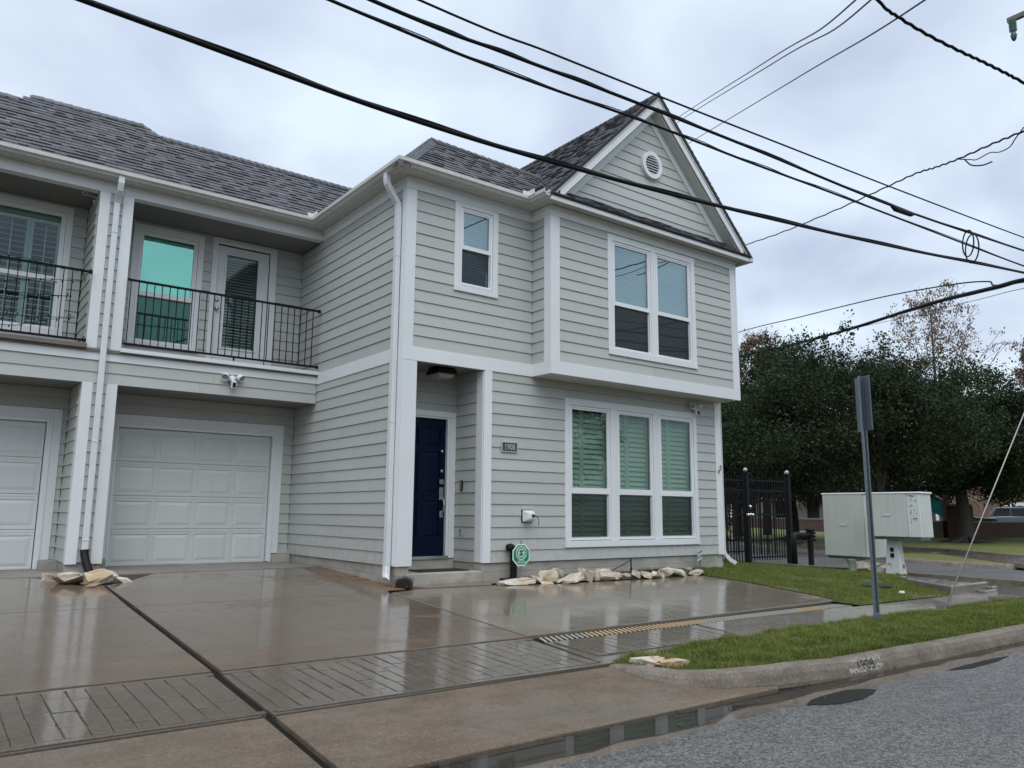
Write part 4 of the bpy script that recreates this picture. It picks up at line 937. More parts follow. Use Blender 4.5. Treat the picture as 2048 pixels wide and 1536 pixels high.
# balcony door
mb = MB(); fr = FG
fr.box(mb, -1.692, -1.605, 0, .03, 3.51, 5.985); fr.box(mb, -.64, -.515, 0, .03, 3.51, 5.985); fr.box(mb, -1.605, -.64, 0, .03, 5.875, 5.985); fr.box(mb, -1.66, -1.605, .03, .042, 3.51, 5.94); fr.box(mb, -.64, -.585, .03, .042, 3.51, 5.94); fr.box(mb, -1.605, -.64, .03, .042, 5.875, 5.94)
bd = mb.build('balcony_door', 'trim', house, bevel=.003)
mb = MB(); grid_frame(fr, mb, -1.598, -.648, 3.53, 5.855, [(-1.43, -.852, 3.985, 5.705)], -.055, -.015); frame4(fr, mb, -1.46, -.82, 3.955, 5.735, .035, -.015, .002); mb.build('door_leaf', 'door_white', bd, bevel=.003)
mb = MB(); fr.box(mb, -1.43, -.852, -.034, -.030, 3.985, 5.705); mb.build('pane', 'pane_clear', bd)
slats(fr, bd, -1.415, -.867, 4.0, 5.66, .055, .05, .55, -.085, 'blind_slat', 'blind'); mb = MB(); fr.box(mb, -1.42, -.86, -.11, -.06, 5.66, 5.70); mb.build('blind_rail', 'blind', bd)
mb = MB(); mb.lathe([(.036, 0), (.036, .014), (.024, .03)], fr.p(-1.555, -.015, 4.835), (0, -1, 0), 14); mb.build('deadbolt', 'steel', bd, True)
mb = MB(); mb.lathe([(.034, 0), (.034, .010), (.014, .014), (.014, .035), (.030, .045), (.032, .062), (.02, .075)], fr.p(-1.555, -.015, 4.67), (0, -1, 0), 14); mb.build('door_knob', 'steel', bd, True)
# garage doors
def garage(x0, x1, zb, lab=None):
    fr = FG; mb = MB()
    fr.box(mb, x0 - .15, x0 - .045, 0, .03, zb + .13, 2.655); fr.box(mb, x1 + .085, x1 + .21, 0, .03, zb + .15, 2.655); fr.box(mb, x0 - .045, x1 + .085, 0, .03, 2.535, 2.655)
    fr.box(mb, x1 + .045, x1 + .085, 0, .045, zb - .005, 2.535); fr.box(mb, x0 - .045, x0 - .012, 0, .045, zb - .005, 2.535); fr.box(mb, x0 - .012, x1 + .045, 0, .045, 2.50, 2.535)
    fr.box(mb, x1 + .012, x1 + .045, -.09, .03, zb + .01, 2.50); fr.box(mb, x0 - .012, x1 + .012, -.09, .02, 2.445, 2.50)
    gd = mb.build('garage_door', 'trim', house, bevel=.003); zz = [zb, .795, 1.334, 1.893, 2.44]; wd_ = (x1 - x0 - .07 - 3 * .083) / 4
    for c, d in zip(zz, zz[1:]):
        cells = [(x0 + .035 + i * (wd_ + .083), x0 + .035 + i * (wd_ + .083) + wd_, c + .045, d - .088) for i in range(4)]
        mb = MB(); fr.box(mb, x0, x1, -.085, -.062, c + .002, d - .002); grid_frame(fr, mb, x0, x1, c + .003, d - .003, cells, -.062, -.050); fr.box(mb, x0, x1, -.05, -.046, d - .045, d - .018); mb.build('door_section', 'garage_paint', gd, bevel=.003)
        for a in cells: mb = MB(); raised(fr, mb, a[0] + .01, a[1] - .01, a[2] + .01, a[3] - .01, -.062, .012, .05); mb.build('raised_panel', 'garage_paint', gd)
    mb = MB(); fr.box(mb, x0, x1, -.08, -.03, zb - .012, zb + .004); mb.build('door_seal', 'rubber', gd); return gd
garage(-2.965, -.414, .208); garage(-6.60, -4.002, .192)

# ---- railings
def railing(xa, xb, zt, zb, y, pitch, first):
    mb = MB(); mb.box(xa, xb, y - .022, y + .022, zt - .032, zt); mb.box(xa, xb, y - .018, y + .018, zb, zb + .03)
    for x in (xb - .02,): mb.box(x - .02, x + .02, y - .032, y + .032, zt - .045, zt + .01); mb.box(x - .02, x + .02, y - .028, y + .028, zb - .012, zb + .038)
    mb.box((xa + xb) / 2 + .1, (xa + xb) / 2 + .125, y - .012, y + .012, zb - .05, zb)
    r = mb.build('railing', 'black_metal', house, bevel=.003); x = first; pr = None
    while x < xb - .06:
        if pr is None:
            mb = MB(); mb.box(x - .0065, x + .0065, y - .0065, y + .0065, zb + .02, zt - .02); pr = mb.build('baluster', 'black_metal', r); p0 = W[pr].copy(); x_0 = x
        else: o = pr.copy(); COL.objects.link(o); put(o, p0 + Vector((x - x_0, 0, 0)), r)
        x += pitch
railing(-3.225, -.045, 4.660, 3.612, 3.0, .1152, -3.172)
railing(-6.9, -3.72, 4.678, 3.588, 3.0, .1152, -6.86)

# ---- downspouts
def spout(path, w_, h_, side, straps=()):
    mb = MB(); mb.rect_tube(path, w_, h_, side); o = mb.build('downspout', 'spout', house, bevel=.008); return o
spout([(-.30, .13, 6.20), (-.30, .13, 6.08), (-.29, .13, 6.02), (-.24, .135, 5.95), (-.14, .15, 5.82), (-.09, .155, 5.76), (-.075, .155, 5.68), (-.075, .155, 5.60), (-.075, .155, .45), (-.078, .155, .34), (-.10, .12, .24), (-.13, .06, .19), (-.14, .03, .175)], .10, .075, (0, 1, 0))
for z in (4.92, 2.4): mb = MB(); mb.box(-.116, -.030, .10, .21, z, z + .012); mb.build('downspout_seam', 'spout', house)
spout([(-3.47, 2.82, 6.20), (-3.47, 2.82, 6.10), (-3.47, 2.86, 6.0), (-3.47, 2.98, 5.90), (-3.47, 3.015, 5.84), (-3.47, 3.02, 5.76), (-3.47, 3.02, .50)], .085, .065, (1, 0, 0))
for z in (5.35, 2.1, .66): mb = MB(); mb.box(-3.517, -3.423, 2.982, 3.06, z, z + .012); mb.build('downspout_seam', 'spout', house)
spout([(7.335, .06, 6.15), (7.335, .06, .42), (7.35, .04, .33), (7.42, -.03, .22), (7.50, -.10, .16)], .085, .075, (0.7, .7, 0))
mb = MB(); P_ = [Vector((-3.47, 3.015, .52)), Vector((-3.468, 3.0, .46)), Vector((-3.455, 2.93, .36)), Vector((-3.43, 2.82, .25)), Vector((-3.42, 2.76, .20))]
rr = .058
mb.tube(P_, rr, 16, cap=False); mb.tube(P_[::-1], rr - .006, 16, cap=False); pipe = mb.build('drain_elbow', 'rubber', house, True)

# ---- planks and shingles: the 300 that show largest as single pieces, the rest joined
def area(p): 
    u0 = p[2] if not isinstance(p[2], tuple) else p[2][0]; u1 = p[3] if not isinstance(p[3], tuple) else p[2][1]
    u1 = p[2][1] if isinstance(p[2], tuple) else p[3]
    c = p[1].p((u0 + u1) / 2, 0, (p[4] + p[5]) / 2); dist = (c - Vector((-5.57, -10.03, 1.1))); facing = abs(dist.normalized().dot(p[1].N)); vis = dist.normalized().dot(p[1].N) < -.02
    return (u1 - u0) * (p[5] - p[4]) * facing / dist.length_squared if vis else 0
def plank_pts(p):
    w_, fr, a, b, c, d, dl, dh, d0 = p
    if isinstance(a, tuple): (l0, r0), (l1, r1) = a, b
    else: l0 = l1 = a; r0 = r1 = b
    return [fr.p(l0, dl, c), fr.p(r0, dl, c), fr.p(r0, d0, c), fr.p(l0, d0, c), fr.p(l1, dh, d), fr.p(r1, dh, d), fr.p(r1, d0, d), fr.p(l1, d0, d)]
PL.sort(key=area, reverse=True)
for p in PL[:296]: mb = MB(); mb.hexa(plank_pts(p)); mb.build('siding_plank', 'siding', p[0])
if PL[296:]:
    mb = MB()
    for p in PL[296:]: mb.hexa(plank_pts(p))
    stuff(mb.build('siding', 'siding', house))
def sarea(q):
    P = q[1]; c = (P[4] + P[6]) / 2; v = c - Vector((-5.57, -10.03, 1.1)); n = (P[5] - P[4]).cross(P[7] - P[4])
    s_ = -v.normalized().dot(n) / v.length_squared
    px = [RM[i][0] * v.x + RM[i][1] * v.y + RM[i][2] * v.z for i in range(3)]
    return s_ if abs(px[0] / px[2]) < .66 and px[2] > 0 else 0
SHN.sort(key=sarea, reverse=True)
for rf, P, m_ in SHN[:290]: mb = MB(); mb.hexa(P); mb.build('shingle', 'shingle_%d' % m_, rf, fix=True)
mb = MB()
for rf, P, m_ in SHN[290:]: mb.hexa(P, m_)
stuff(mb.build('shingles', ['shingle_%d' % i for i in range(4)], house))
print('planks', len(PL), 'shingles', len(SHN))

# ---------------------------------------------------------------- fittings on the house
def text_mesh(mb_o, txt, size, name, mat, parent, o, U, V, N, depth=.002, sx=1.0, align='CENTER', shear=0):
    cu = bpy.data.curves.new('lettering', 'FONT'); cu.body = txt; cu.size = size; cu.align_x = align; cu.align_y = 'CENTER'; cu.extrude = depth / 2; cu.resolution_u = 3
    tmp = bpy.data.objects.new('lettering', cu); COL.objects.link(tmp); dg = bpy.context.evaluated_depsgraph_get()
    me = bpy.data.meshes.new_from_object(tmp.evaluated_get(dg)); bpy.data.objects.remove(tmp); bpy.data.curves.remove(cu)
    U, V, N, o = Vector(U), Vector(V), Vector(N), Vector(o)
    for v in me.vertices: c = v.co.copy(); v.co = U * (c.x * sx) + V * c.y + N * c.z
    me.name = name; me.materials.clear(); me.materials.append(M[mat]); ob = bpy.data.objects.new(name, me); COL.objects.link(ob); put(ob, o, parent); return ob
XU, ZV, YN = (1, 0, 0), (0, 0, 1), (0, -1, 0)
t = thing('number_plaque', 'dark plaque with raised house number 1908 on the siding beside the porch', 'number plaque', (1.954, -.02, 2.137))
mb = MB(); F0.box(mb, 1.800, 2.108, .018, .032, 2.060, 2.214); mb.build('plate', 'bronze', t, bevel=.004)
mb = MB(); frame4(F0, mb, 1.796, 2.112, 2.056, 2.218, .014, .018, .040); mb.build('rim', 'pewter', t, bevel=.003)
text_mesh(None, '1908', .135, 'digits', 'pewter', t, (1.954, -.036, 2.134), XU, ZV, YN, .008, .80)

def flood(loc, label, group):
    x, y, z = loc; t = thing('floodlight_camera', label, 'security camera', loc, group)
    mb = MB(); mb.lathe([(.062, 0), (.062, .03), (.055, .05), (.035, .065), (.0, .07)], (x, y, z), (0, -1, 0), 18); mb.build('base', 'white_plastic', t, True)
    for s_ in (-1, 1):
        c = Vector((x + s_ * .115, y - .06, z + .03)); ax = Vector((s_ * .45, -.75, -.5)).normalized(); mb = MB()
        mb.tube([(x + s_ * .04, y - .04, z + .02), (x + s_ * .08, y - .045, z + .045), c - ax * .03], .014, 8)
        mb.lathe([(.022, -.045), (.045, -.03), (.055, .0), (.062, .055), (.056, .055), (.05, .03)], c, ax, 16); h = mb.build('lamp_head', 'white_plastic', t, True)
        mb = MB(); mb.lathe([(.05, .036), (.05, .040)], c, ax, 16); mb.build('lens', 'lamp_glass', h)
    c = Vector((x + .01, y - .095, z - .10)); mb = MB(); mb.box(c.x - .04, c.x + .04, c.y - .02, c.y + .035, c.z - .065, c.z + .06); mb.tube([(x, y - .05, z - .02), (x + .005, y - .075, z - .04)], .016, 8); b = mb.build('camera_body', 'white_plastic', t, bevel=.012)
    mb = MB(); mb.box(c.x - .028, c.x + .028, c.y - .024, c.y - .021, c.z - .05, c.z + .03); mb.build('camera_window', 'rubber', b)
    mb = MB(); mb.tube([(x - .05, y - .03, z - .04), (x - .055, y - .02, z - .08), (x - .02, y - .03, z - .10), (x, y - .07, z - .09)], .005, 6); mb.build('camera_cord', 'rubber', t); return t
fl = flood((-1.51, 3.072, 3.262), 'white twin floodlight with a camera on the beam over the white garage door', 'floodlight cameras on the house')
f2 = clone(fl, (6.45, -.022, 3.16)); f2['label'] = 'white twin floodlight with a camera tucked under the bay above the triple window'
t = thing('porch_light', 'dark square ceiling light with a frosted lens above the blue front door', 'porch light', (.85, .28, 3.34))
mb = MB(); mb.hexa([(.66, .09, 3.225), (1.04, .09, 3.225), (1.04, .47, 3.225), (.66, .47, 3.225), (.71, .14, 3.343), (.99, .14, 3.343), (.99, .42, 3.343), (.71, .42, 3.343)]); mb.build('housing', 'black_metal', t, bevel=.008)
mb = MB(); mb.hexa([(.74, .17, 3.165), (.96, .17, 3.165), (.96, .39, 3.165), (.74, .39, 3.165), (.69, .12, 3.222), (1.01, .12, 3.222), (1.01, .44, 3.222), (.69, .44, 3.222)]); mb.build('lens', 'lamp_glass', t, bevel=.01)
t = thing('doorbell', 'narrow black and silver doorbell on the porch side wall', 'doorbell', (1.44, .557, 1.53))
mb = MB(); SR.box(mb, .532, .585, .020, .045, 1.445, 1.61); mb.build('body', 'rubber', t, bevel=.005)
mb = MB(); SR.box(mb, .538, .560, .045, .050, 1.46, 1.595); mb.build('face', 'steel', t)
t = thing('outlet_cover', 'small pale outlet cover low on the porch side wall', 'outlet', (1.44, .568, .80))
mb = MB(); SR.box(mb, .525, .61, .018, .032, .745, .86); mb.build('plate', 'pewter', t, bevel=.004)
for u in (.54, .575): mb = MB(); SR.box(mb, u, u + .022, .032, .040, .775, .85); mb.build('flap', 'steel', t, bevel=.003)
t = thing('faucet_cover', 'white foam faucet cover with a loose drawcord below the number plaque', 'faucet cover', (2.317, -.02, 1.054))
mb = MB()
def rbox(mb, c, hx, hz, d0, d1, y): mb.hexa([(c[0] - hx * d0, y[0], c[1] - hz * d0), (c[0] + hx * d0, y[0], c[1] - hz * d0), (c[0] + hx * d0, y[0], c[1] + hz * d0), (c[0] - hx * d0, y[0], c[1] + hz * d0), (c[0] - hx * d1, y[1], c[1] - hz * d1), (c[0] + hx * d1, y[1], c[1] - hz * d1), (c[0] + hx * d1, y[1], c[1] + hz * d1), (c[0] - hx * d1, y[1], c[1] + hz * d1)])
rbox(mb, (2.317, 1.054), .10, .095, 1.0, .92, (-.022, -.09)); rbox(mb, (2.317, 1.054), .10, .095, .92, .55, (-.09, -.17)); mb.build('shell', 'white_plastic', t, bevel=.02)
mb = MB(); rbox(mb, (2.317, 1.054), .108, .102, 1.0, 1.0, (-.016, -.023)); mb.build('gasket', 'rubber', t)
mb = MB(); mb.lathe([(.022, 0), (.022, .025), (.012, .04)], (2.325, -.17, 1.06), (0, -1, 0), 10); mb.tube([(2.33, -.20, 1.06), (2.40, -.21, 1.03), (2.42, -.20, .97), (2.43, -.19, .90)], .005, 6); mb.build('drawcord', 'rubber', t)
t = thing('wall_hook', 'small grey metal hook on the white corner board by the gate', 'hook', (7.156, -.03, 1.976))
mb = MB(); F0.box(mb, 7.135, 7.165, .028, .036, 1.90, 1.97); mb.tube([(7.15, -.036, 1.95), (7.155, -.075, 1.98), (7.175, -.075, 2.03), (7.185, -.055, 2.06), (7.18, -.04, 2.03)], .011, 8); mb.build('bracket', 'galvanised', t)
t = thing('plant_hook', 'curled pale iron plant bracket near the top of the neighbour balcony post', 'plant bracket', (-3.72, 3.16, 5.88))
mb = MB(); mb.tube([(-3.70, 3.16, 5.895)] + [(-3.72 - .155 * i / 6, 3.16, 5.895 + .02 * i / 6) for i in range(7)] + [(-3.90 - .035 * math.sin(a), 3.16, 5.90 - .03 * math.cos(a) + .03) for a in np.linspace(-.8, 4.6, 12)], .008, 6); mb.build('arm', 'strand', t)
mb = MB(); mb.tube([(-3.70, 3.16, 5.80)] + [(-3.745 - .032 * math.cos(a), 3.16, 5.825 + .032 * math.sin(a)) for a in np.linspace(-1.4, 2.6, 10)], .008, 6); mb.build('scroll', 'strand', t)
mb = MB(); mb.hexa([(.46, .12, .236), (1.32, .10, .236), (1.34, .52, .236), (.48, .54, .236), (.47, .13, .248), (1.31, .11, .248), (1.33, .51, .248), (.49, .53, .248)]); tag(mb.build('doormat', 'mat_black', None, bevel=.004), 'flat black rubber doormat lying on the concrete porch step', 'doormat')

# string of dark fairy lights wound along the neighbour's railing
t = thing('string_lights', 'dark string of small bulbs draped over the neighbour balcony railing', 'string lights', (-4.6, 2.97, 4.2))
pts = [(-6.4, 4.70), (-5.9, 4.66), (-5.3, 4.70), (-4.872, 4.66), (-4.6, 4.70), (-4.2, 4.66), (-3.85, 4.66), (-3.80, 4.5), (-4.04, 4.467), (-4.3, 4.453), (-4.62, 4.375), (-4.87, 4.31), (-5.4, 4.28), (-5.9, 4.2), (-5.5, 4.18), (-4.86, 4.175), (-4.3, 4.20), (-3.95, 4.249), (-4.2, 4.20), (-4.7, 4.08), (-5.4, 4.0), (-5.8, 3.9), (-5.2, 3.86), (-4.82, 3.83), (-4.3, 3.87), (-3.89, 3.929), (-4.2, 3.85), (-4.63, 3.70), (-5.2, 3.64), (-5.8, 3.62)]
mb = MB(); mb.tube([(x, 2.972 + (.06 if i % 2 else 0), z) for i, (x, z) in enumerate(pts)], .0045, 4); mb.build('wire', 'cable', t)
for (x0, z0), (x1, z1) in zip(pts, pts[1:]):
    n = max(2, int(math.hypot(x1 - x0, z1 - z0) / .12))
    for k in range(n):
        f = (k + .5) / n; x, z = x0 + (x1 - x0) * f, z0 + (z1 - z0) * f
        if x < -5.2: continue
        mb = MB(); mb.lathe([(.007, 0), (.009, -.02), (.005, -.045)], (x, 2.966, z), (rnd.uniform(-.5, .5), -.2, rnd.choice((1, 1, -1))), 5); mb.build('bulb', 'cable', t)

# ---------------------------------------------------------------- yard
# rough limestone edging
def rock(c, sx, sy, sz, rot, mat='limestone', seed=0, name='limestone_rock', cuts=7):
    r = random.Random(seed); bm_ = bmesh.new(); bmesh.ops.create_cube(bm_, size=1.0)
    for _ in range(cuts):
        n = Vector((r.gauss(0, 1), r.gauss(0, 1), r.gauss(0, .8))).normalized(); d = r.uniform(.34, .50)
        res = bmesh.ops.bisect_plane(bm_, geom=bm_.verts[:] + bm_.edges[:] + bm_.faces[:], plane_co=n * d, plane_no=n, clear_outer=True)
        bmesh.ops.contextual_create(bm_, geom=[e for e in res['geom_cut'] if isinstance(e, bmesh.types.BMEdge)])
    bmesh.ops.triangulate(bm_, faces=bm_.faces[:]); bmesh.ops.subdivide_edges(bm_, edges=bm_.edges[:], cuts=1, use_grid_fill=True)
    for v in bm_.verts: v.co += Vector((r.gauss(0, .022), r.gauss(0, .022), r.gauss(0, .022)))
    R_ = Matrix.Rotation(rot[2], 3, 'Z') @ Matrix.Rotation(rot[1], 3, 'Y') @ Matrix.Rotation(rot[0], 3, 'X')
    for v in bm_.verts: v.co = R_ @ Vector((v.co.x * sx, v.co.y * sy, v.co.z * sz))
    lo = min(v.co.z for v in bm_.verts)
    for v in bm_.verts: v.co.z -= lo + (max(w.co.z for w in bm_.verts) - lo) * 0
    me = bpy.data.meshes.new(name); bm_.to_mesh(me); bm_.free(); me.materials.append(M[mat]); o = bpy.data.objects.new(name, me); COL.objects.link(o); put(o, c); return o
RK = [(1.80, -.43, .50, .07, 'flat ochre limestone slab at the porch end of the rock edging'), (2.01, -.48, .13, .09, 'small ochre limestone chunk touching the right end of the flat slab'), (2.25, -.42, .24, .07, 'low limestone piece lying just right of the green sign stake'), (2.40, -.16, .20, .06, 'thin white limestone flake tucked against the concrete wall'), (2.42, -.42, .26, .20, 'tall pale slab of limestone leaning beside the green yard sign'), (2.70, -.32, .24, .22, 'roundish mottled limestone boulder leaning behind the rock edging'), (2.80, -.58, .42, .13, 'long narrow limestone slab lying on a slant in the rock edging'), (3.09, -.58, .30, .18, 'orange stained limestone block in the middle of the rock edging'), (3.31, -.57, .12, .20, 'thin upright limestone shard right of the orange stained block'), (3.47, -.62, .27, .20, 'white triangular limestone block standing on its broad side'),
      (3.83, -.52, .20, .10, 'low pale limestone chunk two stones left of the black stake'), (4.16, -.38, .14, .08, 'small pale limestone just left of the thin black stake'), (4.20, -.58, .22, .12, 'slanted limestone piece in front of the thin black stake'), (4.42, -.60, .30, .11, 'long low limestone just right of the thin black stake'), (4.55, -.66, .14, .13, 'pointed limestone chunk at the end of the long low stone'), (4.72, -.66, .14, .09, 'small tan limestone beside the green weeds'), (4.88, -.64, .22, .16, 'blocky limestone in front of the green weeds'), (5.2, -.60, .34, .12, 'broad flat white limestone near the lawn end of the edging'), (6.0, -.16, .12, .09, 'lone small white limestone up against the foundation by the tilted sign'), (5.72, -.58, .28, .09, 'flat tan limestone by itself at the edge of the lawn'), (2.29, -.56, .2, .04, 'thin limestone chip flat on the slab edge below the green sign'), (2.55, -.54, .14, .05, 'little limestone chip in front of the mottled boulder'), (3.66, -.60, .14, .08, 'small limestone right of the white triangular block'), (5.02, -.42, .16, .12, 'limestone chunk half hidden among the green weeds')]
for i, (x, y, w_, h, lab) in enumerate(RK):
    o = rock((x, y, gz(y) - .012), w_ * 1.05, w_ * rnd.uniform(.45, .75), h * .92, (rnd.uniform(-.25, .25), rnd.uniform(-.3, .3), rnd.uniform(-.6, .6)), seed=i + 3)
    tag(o, lab or 'small rough limestone chunk in the edging along the foundation', 'rock', 'limestone rocks edging the foundation')
for i, (x, y, w_, d_, h, lab) in enumerate(((-3.99, 2.08, .20, .16, .11, 'pointed pale limestone at the left end of the downspout pile'), (-3.86, 1.74, .40, .34, .15, 'broad white limestone left of the black drain elbow'), (-3.48, 1.66, .44, .30, .17, 'large yellowish limestone in front of the black drain elbow'), (-3.27, 2.34, .24, .2, .10, 'dark mossy limestone behind the downspout pile'), (-3.20, 1.66, .20, .14, .08, 'small limestone at the right end of the downspout pile'))):
    tag(rock((x, y, gz(y) - .03), w_ * .95, d_ * .95, h * .95, (rnd.uniform(-.15, .15), rnd.uniform(-.2, .2), rnd.uniform(-.4, .4)), seed=60 + i, cuts=9), lab, 'rock', 'limestone rocks under the downspout')
structure(fan('soil_pocket', [(-3.42, 1.45), (-3.66, 1.14), (-4.06, 2.26), (-4.25, 2.52), (-2.6, 2.52), (-3.08, 1.68)], lambda x, y: gz(y) - .015, 'soil'))
for i, (x, y, w_, d_, lab) in enumerate(((-.40, -5.16, .30, .18, 'larger flat pale stone set in the grass tip beside the drive'), (-.33, -5.36, .24, .14, 'smaller flat pale stone at the kerb side of the grass tip'))):
    tag(rock((x, y, strip_z(x, y) - .005), w_, d_, .075, (0, .05, -.2), seed=80 + i), lab, 'rock', 'flat stones in the planting strip')
# green security sign on a stake
sx_, sy_, sz_ = 1.985, -.31, .467
t = thing('security_sign', 'green octagonal alarm company sign on a thin metal stake', 'yard sign', (sx_, sy_, gz(sy_)))
oc = lambda r, y: [(sx_ + r * math.cos(math.pi / 8 + k * math.pi / 4), y, sz_ + r * math.sin(math.pi / 8 + k * math.pi / 4)) for k in range(8)]
mb = MB(); mb.prism(oc(.178, sy_), (0, .006, 0)); brd = mb.build('board', 'sign_white', t)
mb = MB(); mb.prism(oc(.160, sy_ - .0015), (0, .0025, 0)); mb.build('green_face', 'sign_green', t)
mb = MB(); ring(mb, Vector((sx_, 0, sz_ + .03)), .094, .103, sy_ - .004, sy_ - .0012, 32); ring(mb, Vector((sx_, 0, sz_ + .03)), .050, .060, sy_ - .004, sy_ - .0012, 24)
mb.prism([(sx_ - .092, sy_ - .0042, sz_ + .03), (sx_ - .03, sy_ - .0042, sz_ + .043), (sx_, sy_ - .0042, sz_ + .028), (sx_ + .03, sy_ - .0042, sz_ + .043), (sx_ + .092, sy_ - .0042, sz_ + .034), (sx_ + .03, sy_ - .0042, sz_ + .018), (sx_, sy_ - .0042, sz_ + .036), (sx_ - .03, sy_ - .0042, sz_ + .018)], (0, .002, 0)); mb.build('emblem', 'sign_white', t)
for txt, up in (('CENTRAL', True), ('SECURITY GROUP', False)):
    n = len(txt)
    for k, ch in enumerate(txt):
        if ch == ' ': continue
        a = (math.pi / 2 + 1.05 - 2.1 * k / (n - 1)) if up else (-math.pi / 2 - 1.15 + 2.3 * k / (n - 1)); rr_ = .077
        tn = Vector((math.sin(a), 0, -math.cos(a))) if up else Vector((-math.sin(a), 0, math.cos(a))); rd = Vector((math.cos(a), 0, math.sin(a))) * (1 if up else -1)
        text_mesh(None, ch, .036 if up else .026, 'letter', 'sign_white', t, (sx_ + rr_ * math.cos(a), sy_ - .0035, sz_ + .03 + rr_ * math.sin(a)), tn, rd, YN, .002, .9)
text_mesh(None, '1-800-640-4040', .034, 'phone_line', 'sign_white', t, (sx_, sy_ - .0035, sz_ - .108), XU, ZV, YN, .002, .85)
mb = MB(); mb.box(sx_ - .05, sx_ + .05, sy_ - .003, sy_ - .0012, sz_ - .082, sz_ - .077); mb.box(sx_ - .06, sx_ + .06, sy_ - .003, sy_ - .0012, sz_ - .136, sz_ - .132); mb.build('small_print', 'sign_white', t)
mb = MB(); mb.tube([(sx_ + .01, sy_ + .012, sz_ + .205), (sx_ + .01, sy_ + .012, gz(sy_) - .1)], .009, 8); mb.lathe([(.012, 0), (.012, .02)], (sx_ + .0, sy_ + .012, sz_ + .195), (0, 0, 1), 8); mb.build('stake', 'strand', t)
# tilted small sign at the corner
t = thing('warning_sign', 'small tilted grey yard sign with dark lines at the foundation corner', 'yard sign', (6.36, -.12, .05))
Rm = Matrix.Rotation(.10, 3, 'Y'); q = lambda x, z, y=0: tuple(Vector((6.36, -.12 + y, .05)) + Rm @ Vector((x, 0, z)))
mb = MB(); mb.prism([q(-.06, .14), q(.07, .20), q(.07, .40), q(-.06, .34)], (0, .006, 0)); mb.build('board', 'sticker', t)
mb = MB()
for z in (.15, .235, .325): mb.prism([q(-.055, z, -.002), q(.065, z + .055, -.002), q(.065, z + .068, -.002), q(-.055, z + .013, -.002)], (0, .0015, 0))
mb.build('print', 'rubber', t)
mb = MB(); mb.prism([q(.01, -.1), q(.035, -.1), q(.035, .2), q(.01, .18)], (0, .008, 0)); mb.build('stake', 'galvanised', t)
# black corrugated pipe with a cap by the wall
t = thing('vent_pipe', 'black ribbed pipe with a sideways cap standing behind the green sign', 'pipe', (2.02, -.07, gz(-.07)))
mb = MB(); mb.lathe([(.05 + (.007 if k % 2 else 0), .0 + k * .016) for k in range(26)], (2.02, -.07, gz(-.07)), (0, 0, 1), 14); mb.build('riser', 'rubber', t)
mb = MB(); mb.tube([(2.02, -.07, .46), (2.015, -.075, .52), (1.98, -.09, .565), (1.93, -.11, .575), (1.88, -.12, .57)], [.05, .052, .055, .062, .058], 14); mb.build('cap', 'rubber', t, True)
mb = MB(); mb.box(1.93, 2.11, -.16, .0, gz(-.07) - .02, gz(-.07) + .045); mb.build('foot', 'rubber', t, bevel=.01)
t = thing('garden_stake', 'thin black stake with a slack cord in the rock edging', 'stake', (4.24, -.42, gz(-.42)))
mb = MB(); mb.tube([(4.26, -.42, gz(-.42) - .05), (4.245, -.42, .36)], .012, 6); mb.lathe([(.016, 0), (.018, .05)], (4.25, -.42, .15), (0, 0, 1), 8); mb.build('post', 'cable', t)
mb = MB(); mb.tube([(4.245, -.42, .33), (4.1, -.38, .26), (3.9, -.33, .17), (3.72, -.30, .10)], .007, 6); mb.tube([(4.25, -.42, .2), (4.29, -.44, .15), (4.27, -.45, .10), (4.31, -.46, .07)], .006, 6); mb.build('cord', 'cable', t)
# dead weeds against the corner and green ones in the bed
def tuft(name, lab, cx, cy, n, h, spread, mat, cat='weeds'):
    x, y = nrng.normal(cx, spread, n), nrng.normal(cy, spread * .6, n); poly = [(cx - 1, cy - 1), (cx + 1, cy - 1), (cx + 1, cy + 1), (cx - 1, cy + 1)]
    a = nrng.uniform(0, 6.28, n); hh = nrng.uniform(.4, 1, n) * h; l = nrng.uniform(.1, .6, n) * hh; z = np.array([gz(q) for q in y]); w_ = .004
    v0 = np.stack([x - w_, y, z], 1); v1 = np.stack([x + w_, y, z], 1); v2 = np.stack([x + np.cos(a) * l, y + np.sin(a) * l, z + hh], 1); i = np.arange(n)
    o = raw_mesh(name, np.concatenate([v0, v1, v2]), np.stack([i, i + n, i + 2 * n], 1), mat); return tag(o, lab, cat)
tuft('weeds', 'dark matted dead weeds at the wet foundation corner below the downspout', .07, -.10, 700, .16, .055, 'soil')
tuft('weeds', 'low green weeds growing between the rocks near the lawn', 5.1, -.25, 900, .13, .28, 'weed')
t = MB(); t.tube([(7.25, -.25, .03), (7.6, -.5, .03), (8.0, -.62, .03), (8.5, -.9, .0), (8.75, -1.0, -.01), (9.1, -1.2, -.02)], .008, 6); tag(t.build('garden_hose', 'sticker', None, True), 'thin pale hose lying on the lawn beside the downspout', 'hose')
